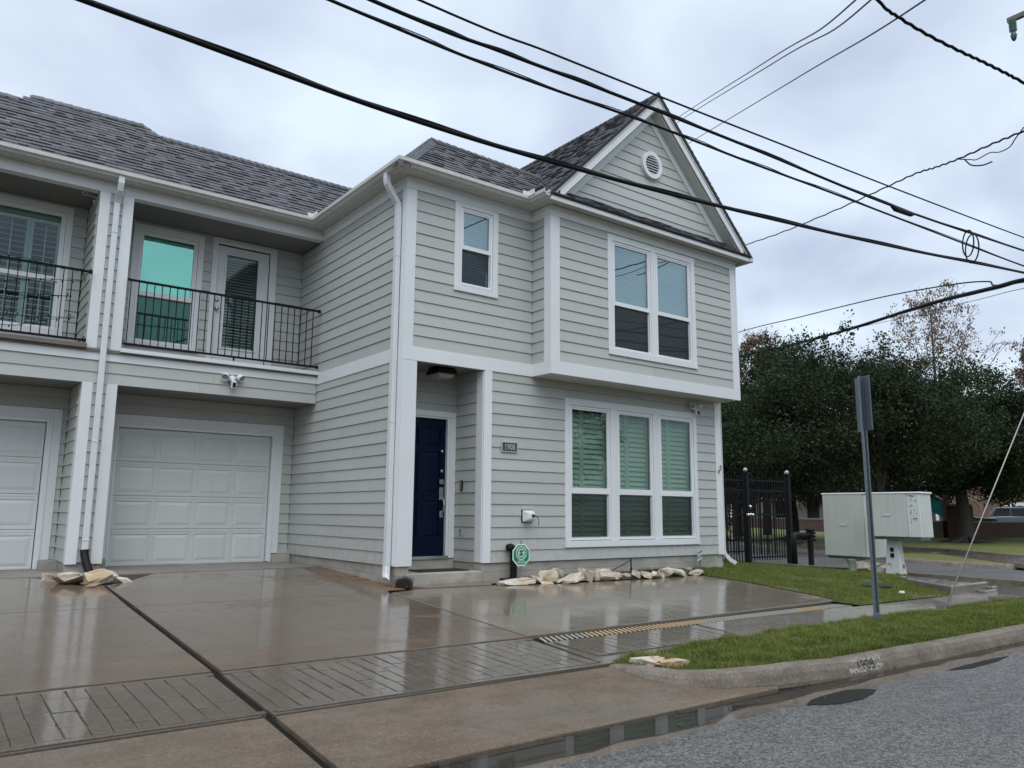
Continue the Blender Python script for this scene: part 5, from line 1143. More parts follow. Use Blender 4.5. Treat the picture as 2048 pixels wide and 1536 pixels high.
# trench drain with cast grates
td = thing('trench_drain', 'long trench drain of tan and grey ribbed grates in front of the parking slab', 'drain', (2.2, -3.76, gz(-3.76)))
mb = MB(); mb.prism([(-.50, -3.63, gz(-3.63) - .13), (4.95, -3.60, gz(-3.6) - .13), (5.16, -3.60, gz(-3.6) - .13), (5.14, -3.93, gz(-3.9) - .13), (4.9, -3.945, gz(-3.9) - .13), (-.50, -3.895, gz(-3.9) - .13)], (0, 0, .08)); mb.build('channel', 'joint', td)
segs = 9; x0, x1 = -.46, 5.12
for k in range(segs):
    a, b = x0 + (x1 - x0) * k / segs, x0 + (x1 - x0) * (k + 1) / segs; mb = MB(); n = 9; mat = 'grate_tan' if k in (1, 2, 3, 7) else 'grate_grey'
    for i in range(n):
        x = a + (b - a) * (i + .5) / n; w_ = .017; ya, yb = -3.655 + .004 * x, -3.89
        lo_ = [(x - w_ - .055, yb, gz(yb) - .07), (x + w_ - .055, yb, gz(yb) - .07), (x + w_ + .055, ya, gz(ya) - .07), (x - w_ + .055, ya, gz(ya) - .07)]; hi_ = [(x - w_ * .9 - .055, yb, gz(yb) - .010), (x + w_ * .9 - .055, yb, gz(yb) - .010), (x + w_ * .9 + .055, ya, gz(ya) - .022), (x - w_ * .9 + .055, ya, gz(ya) - .022)]
        md_ = [(q[0], q[1], q[2] - .010) for q in hi_]; mb.hexa(lo_ + md_, 1); mb.hexa([(q[0], q[1], q[2] + .0005) for q in md_] + hi_, 0)
    mb.build('drain_grate', [mat, 'joint'], td)
# storm inlet box at the corner
t = thing('storm_inlet', 'raised concrete storm inlet slab at the corner of the lawn', 'storm drain', (8.4, -3.3, -.1))
mb = MB(); mb.prism([(7.72, -4.03, -.30), (9.08, -4.03, -.30), (9.08, -2.50, -.30), (8.6, -2.9, -.30)], (0, 0, .32)); mb.build('slab', 'sidewalk', t, bevel=.025)
mb = MB(); mb.box(8.62, 9.07, -4.16, -4.04, -.16, -.095); mb.box(9.0, 9.22, -4.12, -3.9, -.15, -.05); mb.build('broken_edge', 'sidewalk', t, bevel=.02)
mb = MB(); mb.lathe([(.26, -.02), (.26, .012), (.24, .022), (.0, .024)], (7.36, -2.98, lawn_z(7.36, -2.98) + .015), (0, 0, 1), 20); tag(mb.build('meter_cover', 'rubber', None), 'black round meter lid sunk in the lawn near the grey post', 'meter lid')
mb = MB(); mb.hexa([(6.84, -3.70, -.08), (6.96, -3.68, -.08), (6.95, -3.62, -.08), (6.85, -3.63, -.08), (6.85, -3.69, -.06), (6.95, -3.67, -.05), (6.94, -3.63, -.055), (6.86, -3.64, -.05)]); tag(mb.build('paper_scrap', 'white_plastic', None), 'scrap of white paper on the lawn near the sidewalk', 'litter')
# leaves and twigs along the gutter
lv = MB()
for i in range(46):
    x = rnd.uniform(-1.5, 5); y = rnd.choice((-6.19, -6.28, -6.42, -6.5)) + rnd.uniform(-.05, .05); a = rnd.uniform(0, 3.1); l, w_ = rnd.uniform(.015, .04), .010; z = GUT + .018
    lv.poly([(x - math.cos(a) * l, y - math.sin(a) * l, z), (x + math.sin(a) * w_, y - math.cos(a) * w_, z + .004), (x + math.cos(a) * l, y + math.sin(a) * l, z), (x - math.sin(a) * w_, y + math.cos(a) * w_, z + .006)])
stuff(lv.build('fallen_leaves', 'dead_leaf', None, fix=False))
# chalky painted number on the kerb face
kp = MB(); kp.poly([(1.02, -6.170, GUT + .018), (1.52, -6.196, GUT + .018), (1.52, -6.146, GUT + .123), (1.02, -6.120, GUT + .123)]); kp = kp.build('kerb_number', 'kerb_paint', None, fix=False)
kp.parent = kb; kp.location = W[kp] - W[kb] + Vector((0, -.006, .002))
text_mesh(None, '1908', .12, 'kerb_digits', 'kerb_digit', kb, (1.27, -6.169, GUT + .072), Vector((1, -.05, 0)).normalized(), Vector((0, .42, .9)).normalized(), Vector((0, -.9, .42)).normalized(), .002, 1.1)

# steel sign post, sign seen edge-on from behind
t = thing('sign_post', 'grey perforated steel sign post with a narrow sign seen edge on', 'sign post', (3.55, -5.03, strip_z(3.55, -5.03)))
def post_p(z): return Vector((3.59 - .025 * (z + .18) / 2.96, -5.03, z))
mb = MB(); p0, p1 = post_p(-.35), post_p(2.79); ax = (p1 - p0)
for sx0, sx1, sy0, sy1 in ((-.030, .030, .012, .016), (-.030, -.026, -.016, .012), (.026, .030, -.016, .012), (-.046, -.030, -.019, -.015), (.030, .046, -.019, -.015)):
    mb.hexa([p0 + Vector((sx0, sy0, 0)), p0 + Vector((sx1, sy0, 0)), p0 + Vector((sx1, sy1, 0)), p0 + Vector((sx0, sy1, 0)), p1 + Vector((sx0, sy0, 0)), p1 + Vector((sx1, sy0, 0)), p1 + Vector((sx1, sy1, 0)), p1 + Vector((sx0, sy1, 0))])
mb.build('post', 'galvanised', t)
for k in range(0, 26):
    c = post_p(.05 + k * .105); mb = MB(); mb.lathe([(.006, 0), (.006, .003)], c + Vector((-.038, -.017, 0)), (0, -1, 0), 8); mb.build('punched_hole', 'rubber', t)
mb = MB(); mb.box(3.555, 3.645, -5.055, -5.005, -.22, -.02); mb.build('socket', 'galvanised', t, bevel=.006)
a = post_p(2.12); b = post_p(2.79); wv = Vector((.46, .88, 0)).normalized()
mb = MB(); st = Vector((.045, -.005, 0)); nn = Vector((.88, -.46, 0)) * .004
mb.hexa([a + st - wv * .14 - nn, a + st + wv * .16 - nn, a + st + wv * .16 + nn, a + st - wv * .14 + nn, b + st - wv * .14 - nn, b + st + wv * .16 - nn, b + st + wv * .16 + nn, b + st - wv * .14 + nn]); mb.build('sign_panel', 'galvanised', t, bevel=.002)

# telecom cabinets
def cabinet(name, label, x, y0, y1, z0, z1, depth, ymid, ped):
    t = thing(name, label, 'utility cabinet', (x + depth / 2, (y0 + y1) / 2, -.2), 'utility cabinets on the lawn corner')
    mb = MB(); mb.hexa([(x + .02, y0, z0), (x + .02, y1, z0), (x + depth, y1, z0), (x + depth, y0, z0), (x, y0 + .01, z1 - .03), (x, y1 - .01, z1 - .03), (x + depth, y1 - .01, z1 - .03), (x + depth, y0 + .01, z1 - .03)]); mb.build('housing', 'cabinet', t, bevel=.02)
    mb = MB(); mb.box(x - .02, x + .02, ymid, y1 - .01, z0 + .01, z1 - .02); d = mb.build('door', 'cabinet', t, bevel=.012)
    mb = MB(); mb.box(x - .01, x + .022, y0 + .008, ymid - .01, z0 + .01, z1 - .02); mb.build('end_panel', 'cabinet_edge', t, bevel=.012)
    mb = MB(); yl = (ymid + y1) / 2; zl = z0 + (z1 - z0) * .50; mb.box(x - .026, x - .0205, yl - .09, yl + .09, zl - .035, zl + .035); mb.build('nameplate', 'sticker', d)
    mb = MB(); mb.box(x - .029, x - .0265, yl - .075, yl + .075, zl - .022, zl + .022); mb.build('nameplate_face', 'white_plastic', d)
    mb = MB(); mb.box(x - .03, x + depth + .02, y0 - .02, y1 + .02, z1 - .04, z1); mb.build('lid', 'cabinet_edge', t, bevel=.018)
    mb = MB(); mb.box(x + .03, x + depth - .03, y0 + .06, y1 - .06, z0 - .05, z0 - .001); mb.build('base_plate', 'galvanised', t); return t
c1 = cabinet('utility_cabinet', 'taller pale green utility cabinet on a flared white pedestal', 11.8, -.66, .61, .17, 1.625, .55, -.40, 0)
mb = MB(); mb.lathe([(.22, 0), (.19, .08), (.155, .2), (.15, .3), (.155, .40)][::-1] if False else [(.165, -.40), (.155, -.25), (.16, -.15), (.20, -.05), (.235, 0.0)], (12.05, -.0, .12), (0, 0, 1), 20); mb.build('pedestal', 'cabinet', c1, True)
c2 = cabinet('utility_cabinet', 'shorter pale utility cabinet on a rust streaked white post', 11.0, -2.07, -.93, .66, 1.60, .50, -1.78, 1)
mb = MB(); mb.hexa([(11.16, -1.52, -.25), (11.42, -1.52, -.25), (11.42, -1.14, -.25), (11.16, -1.14, -.25), (11.20, -1.44, .61), (11.38, -1.44, .61), (11.38, -1.20, .61), (11.20, -1.20, .61)]); mb.build('post', 'rusty_post', c2, bevel=.03)
for z in (.40, .28): mb = MB(); mb.box(11.16, 11.185, -1.36, -1.29, z - .04, z + .04); mb.build('post_sticker', 'rubber', c2)
mb = MB()
for i in range(16):
    y = -1.93 + rnd.uniform(-.09, .09); z = 1.22 + rnd.uniform(-.25, .25); mb.box(10.985, 10.989, y, y + rnd.uniform(.006, .02), z, z + rnd.uniform(.01, .04))
mb.hexa([(10.985, -1.95, 1.50), (10.985, -1.85, 1.52), (10.989, -1.85, 1.52), (10.989, -1.95, 1.50), (10.985, -1.95, 1.52), (10.985, -1.84, 1.53), (10.989, -1.84, 1.53), (10.989, -1.95, 1.52)]); mb.build('torn_label', 'rubber', c2)
tag(rock((11.75, -.50, -.24), .95, .55, .30, (0, .1, .6), seed=91, name='boulder'), 'low tan boulder between the two utility cabinet pedestals', 'boulder')
# wrapped backflow pipe
t = thing('backflow_pipe', 'black wrapped backflow pipe loop standing beside the gate', 'pipe', (13.2, 2.1, -.2))
mb = MB(); mb.tube([(12.80, 2.1, -.3), (12.80, 2.1, .50), (12.83, 2.1, .58), (12.92, 2.1, .61), (13.2, 2.1, .59), (13.50, 2.1, .60)], [.08, .075, .075, .07, .065, .075], 10); mb.build('left_leg', 'rubber', t, True).name = 'bent_leg'
mb = MB(); mb.tube([(13.55, 2.1, -.3), (13.56, 2.1, .1), (13.55, 2.1, .5), (13.56, 2.1, .62), (13.56, 2.1, .70)], [.075, .07, .085, .10, .10], 10); mb.build('straight_leg', 'rubber', t)
mb = MB(); mb.lathe([(.125, 0), (.13, .03), (.11, .06)], (13.56, 2.1, .70), (0, 0, 1), 12); mb.build('cap', 'rubber', t)
for z in (.46, .55, .64): mb = MB(); mb.lathe([(.028, 0), (.035, .05), (.02, .07)], (13.62, 2.05, z), (.8, -.5, 0), 8); mb.build('valve', 'cable', t)
# iron fence and gate beside the house
def iron(name, label, cat, xa, xb, ya, yb, zt, zrails, dens, ball_posts):
    t = thing(name, label, cat, ((xa + xb) / 2, (ya + yb) / 2, -.2)); L_ = xb - xa; Y = lambda x: ya + (yb - ya) * (x - xa) / L_
    for z in zrails: mb = MB(); mb.hexa([(xa, ya - .018, z), (xb, yb - .018, z), (xb, yb + .018, z), (xa, ya + .018, z), (xa, ya - .018, z + .04), (xb, yb - .018, z + .04), (xb, yb + .018, z + .04), (xa, ya + .018, z + .04)]); mb.build('rail', 'black_metal', t)
    n = int(L_ / dens); pr = None
    for i in range(n):
        x = xa + (i + .5) * L_ / n
        if pr is None: mb = MB(); mb.box(x - .011, x + .011, Y(x) - .011, Y(x) + .011, -.12, zt); mb.hexa([(x - .011, Y(x) - .011, zt), (x + .011, Y(x) - .011, zt), (x + .011, Y(x) + .011, zt), (x - .011, Y(x) + .011, zt), (x - .002, Y(x) - .002, zt + .07), (x + .002, Y(x) - .002, zt + .07), (x + .002, Y(x) + .002, zt + .07), (x - .002, Y(x) + .002, zt + .07)]); pr = mb.build('picket', 'black_metal', t); p0 = W[pr].copy(); xf = x
        else: o = pr.copy(); COL.objects.link(o); put(o, p0 + Vector((x - xf, Y(x) - Y(xf), 0)), t)
    for px_, py_ in ball_posts:
        mb = MB(); mb.box(px_ - .065, px_ + .065, py_ - .065, py_ + .065, -.35, 2.22); p_ = mb.build('post', 'black_metal', t, bevel=.006); mb = MB(); mb.lathe([(.03, 0), (.05, .03), (.055, .06), (.04, .10), (.0, .115)], (px_, py_, 2.26), (0, 0, 1), 12); mb.build('finial', 'pewter', p_, True)
        mb = MB(); mb.box(px_ - .085, px_ + .085, py_ - .085, py_ + .085, 2.222, 2.262); mb.build('post_cap', 'black_metal', p_)
    return t
fe = iron('iron_fence', 'black iron picket fence running from the house to the gate', 'fence', 7.4, 12.42, 3.3, 3.3, 2.10, (2.0, 1.75, 1.08, .12), .115, [])
ga = iron('iron_gate', 'black iron picket gate with ball topped posts and round knobs', 'gate', 12.60, 14.34, 3.3, 3.3, 2.10, (2.02, 1.75, 1.10, -.05), .115, [(12.52, 3.3), (14.45, 3.3), (14.72, 3.5)])
for x, z in ((12.42, 1.10), (12.52, 1.32), (12.52, 1.11), (12.62, 1.10)): mb = MB(); mb.lathe([(.0, -.05), (.04, -.035), (.055, 0), (.04, .035), (.0, .05)], (x, 3.19, z), (0, 0, 1), 12); mb.build('knob', 'steel', ga, True)
iron('iron_fence', 'second black iron fence seen behind the pickets of the gate', 'fence', 13.0, 16.6, 6.5, 5.2, 1.9, (1.8, 1.5, .3), .125, [])

# ---------------------------------------------------------------- trees
def limb_tree(name, label, base, h_fork, crown_c, rad, n_clump, n_leaf, leaf, mats, trunk_r, seed, group, hollow=.55, zmin=None, lm=(.84, .25)):
    r = np.random.default_rng(seed); rr_ = random.Random(seed); bx, by, bz = base; c = np.array(crown_c); R3 = np.array(rad)
    t = thing(name, label, 'tree', base, group)
    mb = MB(); fork = Vector((bx + rr_.uniform(-.2, .2), by + rr_.uniform(-.2, .2), bz + h_fork))
    mb.tube([(bx, by, bz - .3), (bx, by, bz + .05), (bx + .02, by, bz + .35), ((bx + fork.x) / 2 + .06, (by + fork.y) / 2, bz + h_fork * .6), fork], [trunk_r * 1.9, trunk_r * 1.45, trunk_r * 1.05, trunk_r * .9, trunk_r * .85], 12)
    for k in range(6):
        a = k * 1.05 + rr_.uniform(-.3, .3); d = Vector((math.cos(a), math.sin(a), 0)); mb.tube([Vector((bx, by, bz + .22)) + d * trunk_r * .7, Vector((bx, by, bz + .07)) + d * trunk_r * 2.0, Vector((bx, by, bz + .03)) + d * trunk_r * 3.4, Vector((bx, by, bz - .05)) + d * trunk_r * 4.6], [trunk_r * .5, trunk_r * .33, trunk_r * .22, .02], 6)
    tr = mb.build('trunk', 'bark', t, True)
    dirs = r.normal(size=(n_clump, 3)); dirs /= np.linalg.norm(dirs, axis=1)[:, None]; f = r.uniform(hollow, 1.0, n_clump) ** .6
    lump = 1 + .30 * np.sin(dirs[:, 0] * 5 + seed) * np.cos(dirs[:, 1] * 4 + 2) + .15 * np.sin(dirs[:, 2] * 7 + seed * 2)
    cl = c + dirs * f[:, None] * R3 * lump[:, None]
    ns = int(n_clump * .55); d2 = r.normal(size=(ns, 3)); d2[:, 2] = np.abs(d2[:, 2]) + .35; d2 /= np.linalg.norm(d2, axis=1)[:, None]
    l2 = 1 + .30 * np.sin(d2[:, 0] * 5 + seed) * np.cos(d2[:, 1] * 4 + 2) + .15 * np.sin(d2[:, 2] * 7 + seed * 2)
    spr = c + d2 * (r.uniform(.92, 1.16, ns) * l2)[:, None] * R3; n_main = len(cl)
    cl = np.concatenate([cl, spr]); sz_all = np.concatenate([r.uniform(.35, .95, n_main), r.uniform(.14, .34, ns)])
    kz = np.ones(len(cl), bool)
    if zmin is not None: kz = cl[:, 2] > zmin + r.uniform(-.4, .6, len(cl)); cl = cl[kz]
    if False: cl = cl[cl[:, 2] > zmin + r.uniform(-.4, .6, len(cl))]
    lb = MB()
    for k in r.choice(len(cl), min(len(cl), 34), replace=False):
        p = Vector(cl[k].tolist()); m_ = fork.lerp(p, .5) + Vector((rr_.uniform(-.4, .4), rr_.uniform(-.4, .4), rr_.uniform(-.1, .5))); s_ = trunk_r * rr_.uniform(.22, .5)
        lb.tube([fork - Vector((0, 0, .15)), fork.lerp(m_, .5) + Vector((0, 0, .1)), m_, p], [s_, s_ * .7, s_ * .45, .012], 5, cap=False)
    lb.build('limbs', 'bark', t)
    sz = sz_all[kz]; w_ = np.maximum(sz ** 2, .05); idx = r.choice(len(cl), n_leaf, p=w_ / w_.sum())
    off = r.normal(size=(n_leaf, 3)) * .55; off[:, 2] *= np.where(sz[idx] < .345, 1.7, .7)
    P = cl[idx] + off * sz[idx][:, None]
    ok = np.ones(n_leaf, bool) if zmin is None else P[:, 2] > zmin - .3
    P = P[ok]; n = len(P); a = r.normal(size=(n, 3)); a[:, 2] -= .3; a /= np.linalg.norm(a, axis=1)[:, None]; b = np.cross(a, r.normal(size=(n, 3))); b /= np.linalg.norm(b, axis=1)[:, None]
    L_ = r.uniform(.6, 1.3, n)[:, None] * leaf; Wd = L_ * .30
    v = np.stack([P - a * L_ / 2, P + b * Wd, P + a * L_ / 2, P - b * Wd], 1).reshape(-1, 3); F = np.arange(n * 4).reshape(n, 4)
    mi = (r.uniform(0, 1, len(cl)) > lm[0]).astype(int)[idx][ok] * (r.uniform(0, 1, n) > .35)
    o = raw_mesh('crown', v, F, list(mats), t, mi=mi); return t
oak = ('oak_leaf', 'oak_leaf_light')
GO = 'evergreen trees across the side street'
limb_tree('evergreen_tree', 'dark evergreen tree with its trunk directly behind the utility cabinets', (21.6, 4.4, -.14), 2.0, (22.2, 6.2, 4.25), (4.2, 4.2, 2.7), 150, 105000, .115, oak, .20, 11, GO, hollow=.3, zmin=1.6)
limb_tree('evergreen_tree', 'tall dark evergreen tree behind the iron gate and grey sign post', (30.0, 13.4, -.1), 2.4, (28.8, 12.6, 5.0), (4.9, 4.9, 4.1), 200, 120000, .135, oak, .24, 12, GO, hollow=.3, zmin=1.7)
limb_tree('evergreen_tree', 'dark evergreen tree with spreading roots in front of the brick pillar', (33.5, 6.73, -.1), 2.6, (34.2, 7.4, 4.5), (5.4, 5.4, 2.7), 190, 120000, .14, oak, .30, 13, GO, hollow=.3, zmin=1.9)
limb_tree('evergreen_tree', 'smaller dark evergreen tree showing just past the house corner', (25.5, 14.6, -.1), 1.6, (25.3, 14.4, 3.3), (2.4, 2.8, 2.6), 70, 45000, .125, oak, .18, 14, GO, hollow=.3, zmin=.6)
limb_tree('evergreen_tree', 'dark evergreen tree at the right edge beyond the guy wire', (41.5, 6.0, .0), 2.4, (41.2, 5.4, 4.7), (5.0, 4.6, 2.7), 140, 80000, .15, oak, .26, 15, GO, hollow=.3, zmin=2.2)
def cypress(label, base, h, spread, seed, n_br, leafy, t0=.22, mat='rust_leaf'):
    r = random.Random(seed); t = thing('bald_cypress', label, 'tree', base, 'rusty winter cypresses behind the evergreens'); bx, by, bz = base; mb = MB()
    mb.tube([(bx, by, bz - .3), (bx + .05, by, bz + h * .3), (bx, by + .05, bz + h * .65), (bx - .04, by, bz + h)], [.30, .19, .10, .015], 8); mb.build('trunk', 'bark', t, True)
    br = MB(); tips = []
    for i in range(n_br):
        f = t0 + (1 - t0) * (i + .5) / n_br; z = bz + h * f; a = i * 2.4 + r.uniform(-.4, .4); ln = spread * (1.06 - f) ** .62 * r.uniform(.65, 1.1) + .3; up = r.uniform(.55, 1.15)
        d = Vector((math.cos(a), math.sin(a), up)).normalized(); p0 = Vector((bx, by, z)); p1 = p0 + d * ln * .5 + Vector((0, 0, -.05 * ln)); p2 = p0 + d * ln + Vector((0, 0, .10 * ln)); s_ = .055 * (1.15 - f)
        br.tube([p0, p1, p2], [s_, s_ * .6, .012], 5, cap=False)
        for k in range(8):
            g = r.uniform(.3, 1.0); q = p0.lerp(p1, g * 2) if g < .5 else p1.lerp(p2, g * 2 - 1); e = q + Vector((r.uniform(-1, 1), r.uniform(-1, 1), r.uniform(.0, .9))) * ln * .22; br.tube([q, e], [s_ * .32 + .006, .007], 3, cap=False); tips.append(e)
            for _ in range(2): e2 = q.lerp(e, r.uniform(.3, .9)); e3 = e2 + Vector((r.uniform(-1, 1), r.uniform(-1, 1), r.uniform(-.2, .6))) * .45; br.tube([e2, e3], .006, 3, cap=False); tips.append(e3)
    br.build('branches', 'bark', t)
    n = int(len(tips) * leafy); rg = np.random.default_rng(seed); T = np.array([tuple(p) for p in tips]); keep = rg.uniform(0, 1, len(T)) < .62; T = T[keep]; P = T[rg.integers(0, len(T), n)] + rg.normal(size=(n, 3)) * np.array([.13, .13, .16]) - np.array([0, 0, .14])
    a = rg.normal(size=(n, 3)) * .5; a[:, 2] -= 1.0; a /= np.linalg.norm(a, axis=1)[:, None]; b = np.cross(a, rg.normal(size=(n, 3))); b /= np.linalg.norm(b, axis=1)[:, None]; L_ = rg.uniform(.10, .22, n)[:, None]; Wd = L_ * .22
    raw_mesh('foliage', np.stack([P - a * L_ / 2, P + b * Wd, P + a * L_ / 2, P - b * Wd], 1).reshape(-1, 3), np.arange(n * 4).reshape(n, 4), mat, t); return t
cypress('tall half bare rusty cypress rising above the evergreens on the right', (45.5, 12.9, .0), 14.6, 8.2, 21, 50, 6)
cypress('thin rusty cypress showing past the house corner', (35.6, 18.9, .0), 11.8, 4.0, 22, 34, 11)
cypress('dense rust brown cypress cut by the right edge of the view', (50.0, 8.4, .0), 12.0, 4.2, 23, 40, 34)
cypress('low bare cypress branches against the corner of the bay', (32.0, 18.3, .0), 9.6, 4.2, 24, 30, 6)

# ---------------------------------------------------------------- across the side street
t = thing('garden_wall', 'low brown brick wall with a taller pillar behind the big tree trunk', 'wall', (41, 12.5, .1))
def bwall(a, b, z0, z1, w_, name, mat, cap=True):
    a, b = Vector((*a, 0)), Vector((*b, 0)); d = (b - a).normalized(); s_ = Vector((-d.y, d.x, 0)) * w_ / 2
    mb = MB(); p = [a - s_, b - s_, b + s_, a + s_]; mb.hexa([q + Vector((0, 0, z0)) for q in p] + [q + Vector((0, 0, z1)) for q in p]); o = mb.build(name, mat, t)
    if cap: mb = MB(); s2 = s_ * 1.25; p = [a - s2, b - s2, b + s2, a + s2]; mb.hexa([q + Vector((0, 0, z1 + .002)) for q in p] + [q + Vector((0, 0, z1 + .07)) for q in p]); mb.build('coping', 'sidewalk', t)
bwall((57, 41), (37.2, 9.3), .0, .82, .3, 'wall_run', 'brick_wall'); bwall((37.0, 8.3), (62, 5.6), .0, .80, .3, 'wall_run', 'brick_wall')
mb = MB(); mb.box(36.75, 37.55, 8.05, 9.0, -.1, 1.62); mb.build('pillar', 'brick_wall', t); mb = MB(); mb.box(36.65, 37.65, 7.95, 9.1, 1.622, 1.72); mb.build('pillar_cap', 'sidewalk', t)
# playground slide
t = thing('playground_slide', 'dark green playground slide with tan handrails behind the brick wall', 'slide', (46.3, 11.2, .1))
U_ = Vector((.36, -.93, 0)); N_2 = Vector((.93, .36, 0)); o_ = Vector((45.6, 12.6, 0))
def sp_(u, n_, z): return o_ + U_ * u + N_2 * n_ + Vector((0, 0, z))
for n_ in (0, .7):
    mb = MB(); mb.prism([sp_(-1.2, n_, 2.6), sp_(.2, n_, 1.75), sp_(1.2, n_, 1.05), sp_(2.0, n_, .98), sp_(2.3, n_, .95), sp_(2.3, n_, .5), sp_(.6, n_, .5), sp_(-1.2, n_, 1.4)], N_2 * .06); mb.build('side_panel', 'slide_green', t)
    mb = MB(); mb.tube([sp_(-1.4, n_ - .02, 3.05), sp_(.3, n_ - .02, 2.1), sp_(.5, n_ - .02, 1.9), sp_(.52, n_ - .02, 1.5)], .035, 6); mb.tube([sp_(.55, n_ - .02, 2.45), sp_(1.3, n_ - .02, 2.0), sp_(1.5, n_ - .02, 1.8), sp_(1.6, n_ - .02, 1.1)], .035, 6); mb.tube([sp_(.55, n_ - .02, 2.45), sp_(.58, n_ - .02, 1.6)], .035, 6); mb.tube([sp_(-1.2, n_ - .05, 2.55), sp_(.2, n_ - .05, 1.7), sp_(1.2, n_ - .05, 1.05), sp_(2.2, n_ - .05, 1.0)], .03, 6); mb.build('handrail', 'slide_rail', t)
mb = MB(); mb.prism([sp_(-1.2, .06, 2.3), sp_(.2, .06, 1.5), sp_(1.2, .06, .85), sp_(2.3, .06, .75), sp_(2.3, .06, .70), sp_(1.2, .06, .78), sp_(.2, .06, 1.4), sp_(-1.2, .06, 2.2)], N_2 * .64); mb.build('chute', 'slide_green', t)
mb = MB(); mb.tube([sp_(1.2, .3, 2.2), sp_(2.2, .3, 2.2)], .16, 12); mb.build('roller', 'slide_rail', t)
# parked SUV behind the wall
t = thing('parked_car', 'grey blue wagon with roof rails parked behind the brick wall', 'car', (53.2, 11.9, .1))
cU = Vector((.36, -.93, 0)); cN = Vector((.93, .36, 0)); c0 = Vector((52.3, 13.4, .1))
cp = lambda u, n_, z: c0 + cU * u + cN * n_ + Vector((0, 0, z))
mb = MB(); prof = [(0, .35), (0, .85), (.1, 1.0), (1.0, 1.05), (4.2, 1.02), (4.5, .85), (4.55, .35)]; mb.prism([cp(u, 0, z) for u, z in prof], cN * 1.75); mb.build('body', 'car_paint', t, bevel=.06)
mb = MB(); prof = [(.05, 1.0), (.45, 1.55), (.7, 1.66), (2.9, 1.66), (3.5, 1.04)]; mb.prism([cp(u, .08, z) for u, z in prof], cN * 1.6); mb.build('cabin', 'car_paint', t, bevel=.05)
for a, b, c_, d in ((.35, .62, 1.35, 1.35), (1.45, 1.45, 2.2, 2.2), (2.3, 2.3, 2.75, 3.2)):
    mb = MB(); mb.prism([cp(a, .06, 1.08), cp(b, .06, 1.55), cp(c_, .06, 1.55), cp(d, .06, 1.08)], cN * .03); mb.build('side_window', 'car_glass', t)
for n_ in (.2, 1.5): mb = MB(); mb.tube([cp(.8, n_, 1.66), cp(.9, n_, 1.73), cp(2.5, n_, 1.73), cp(2.6, n_, 1.66)], .025, 6); mb.build('roof_rail', 'steel', t)
for u in (.85, 3.6):
    for n_ in (.0, 1.6): mb = MB(); mb.lathe([(.2, -.02), (.32, .0), (.34, .05), (.34, .15), (.3, .2)], cp(u, n_ - .02, .33), cN, 18); wh = mb.build('wheel', 'rubber', t); mb = MB(); mb.lathe([(.19, -.03), (.15, -.035), (.05, -.02)], cp(u, n_ - .02, .33), cN, 14); mb.build('rim', 'steel', wh)
# buildings far behind the park
t = thing('brick_house', 'red brown brick house partly hidden by trees at the right edge', 'house', (70, 12, .1))
d_ = Vector((.36, -.93, 0)); n2 = Vector((.93, .36, 0)); o_ = Vector((63.5, 20.5, 0)); bp = lambda u, n_, z: o_ + d_ * u + n2 * n_ + Vector((0, 0, z))
mb = MB(); mb.prism([bp(0, 0, 0), bp(22, 0, 0), bp(22, 0, 4.2), bp(0, 0, 4.2)], n2 * 10); mb.build('wall', 'brick_house', t)
mb = MB(); mb.prism([bp(-.6, -.7, 4.2), bp(-.6, 5, 7.2), bp(-.6, 10.7, 4.2)], d_ * 23.2); mb.build('roof', 'shingle_1', t)
for u in (4.6, 9.5, 15):
    mb = MB(); mb.prism([bp(u - .55, -.04, .95), bp(u + .55, -.04, .95), bp(u + .55, -.04, 2.25), bp(u - .55, -.04, 2.25)], n2 * .08); w_ = mb.build('window', 'trim', t); mb = MB(); mb.prism([bp(u - .38, -.06, 1.1), bp(u + .38, -.06, 1.1), bp(u + .38, -.06, 2.0), bp(u - .38, -.06, 2.0)], n2 * .05); mb.build('pane', 'dark_window', w_)
t = thing('low_building', 'long low tan building with white porch columns behind the iron gate', 'building', (57, 33, .1))
o_ = Vector((50, 44, 0)); d_ = Vector((.53, -.85, 0)); n2 = Vector((.85, .53, 0))
mb = MB(); mb.prism([bp(0, 2.2, 0), bp(30, 2.2, 0), bp(30, 2.2, 3.2), bp(0, 2.2, 3.2)], n2 * 9); mb.build('wall', 'tan_wall', t)
mb = MB(); mb.prism([bp(-.6, -.6, 3.2), bp(-.6, 5.5, 6.0), bp(-.6, 11.8, 3.2)], d_ * 31.2); mb.build('roof', 'shingle_1', t)
for k in range(11):
    u = .8 + k * 2.8; mb = MB(); mb.prism([bp(u - .12, .0, 0), bp(u + .12, .0, 0), bp(u + .12, .0, 3.2), bp(u - .12, .0, 3.2)], n2 * .24); mb.build('column', 'trim', t)
    mb = MB(); mb.prism([bp(u + .9, 2.1, .9), bp(u + 1.9, 2.1, .9), bp(u + 1.9, 2.1, 2.4), bp(u + .9, 2.1, 2.4)], n2 * .12); mb.build('window', 'dark_window', t)

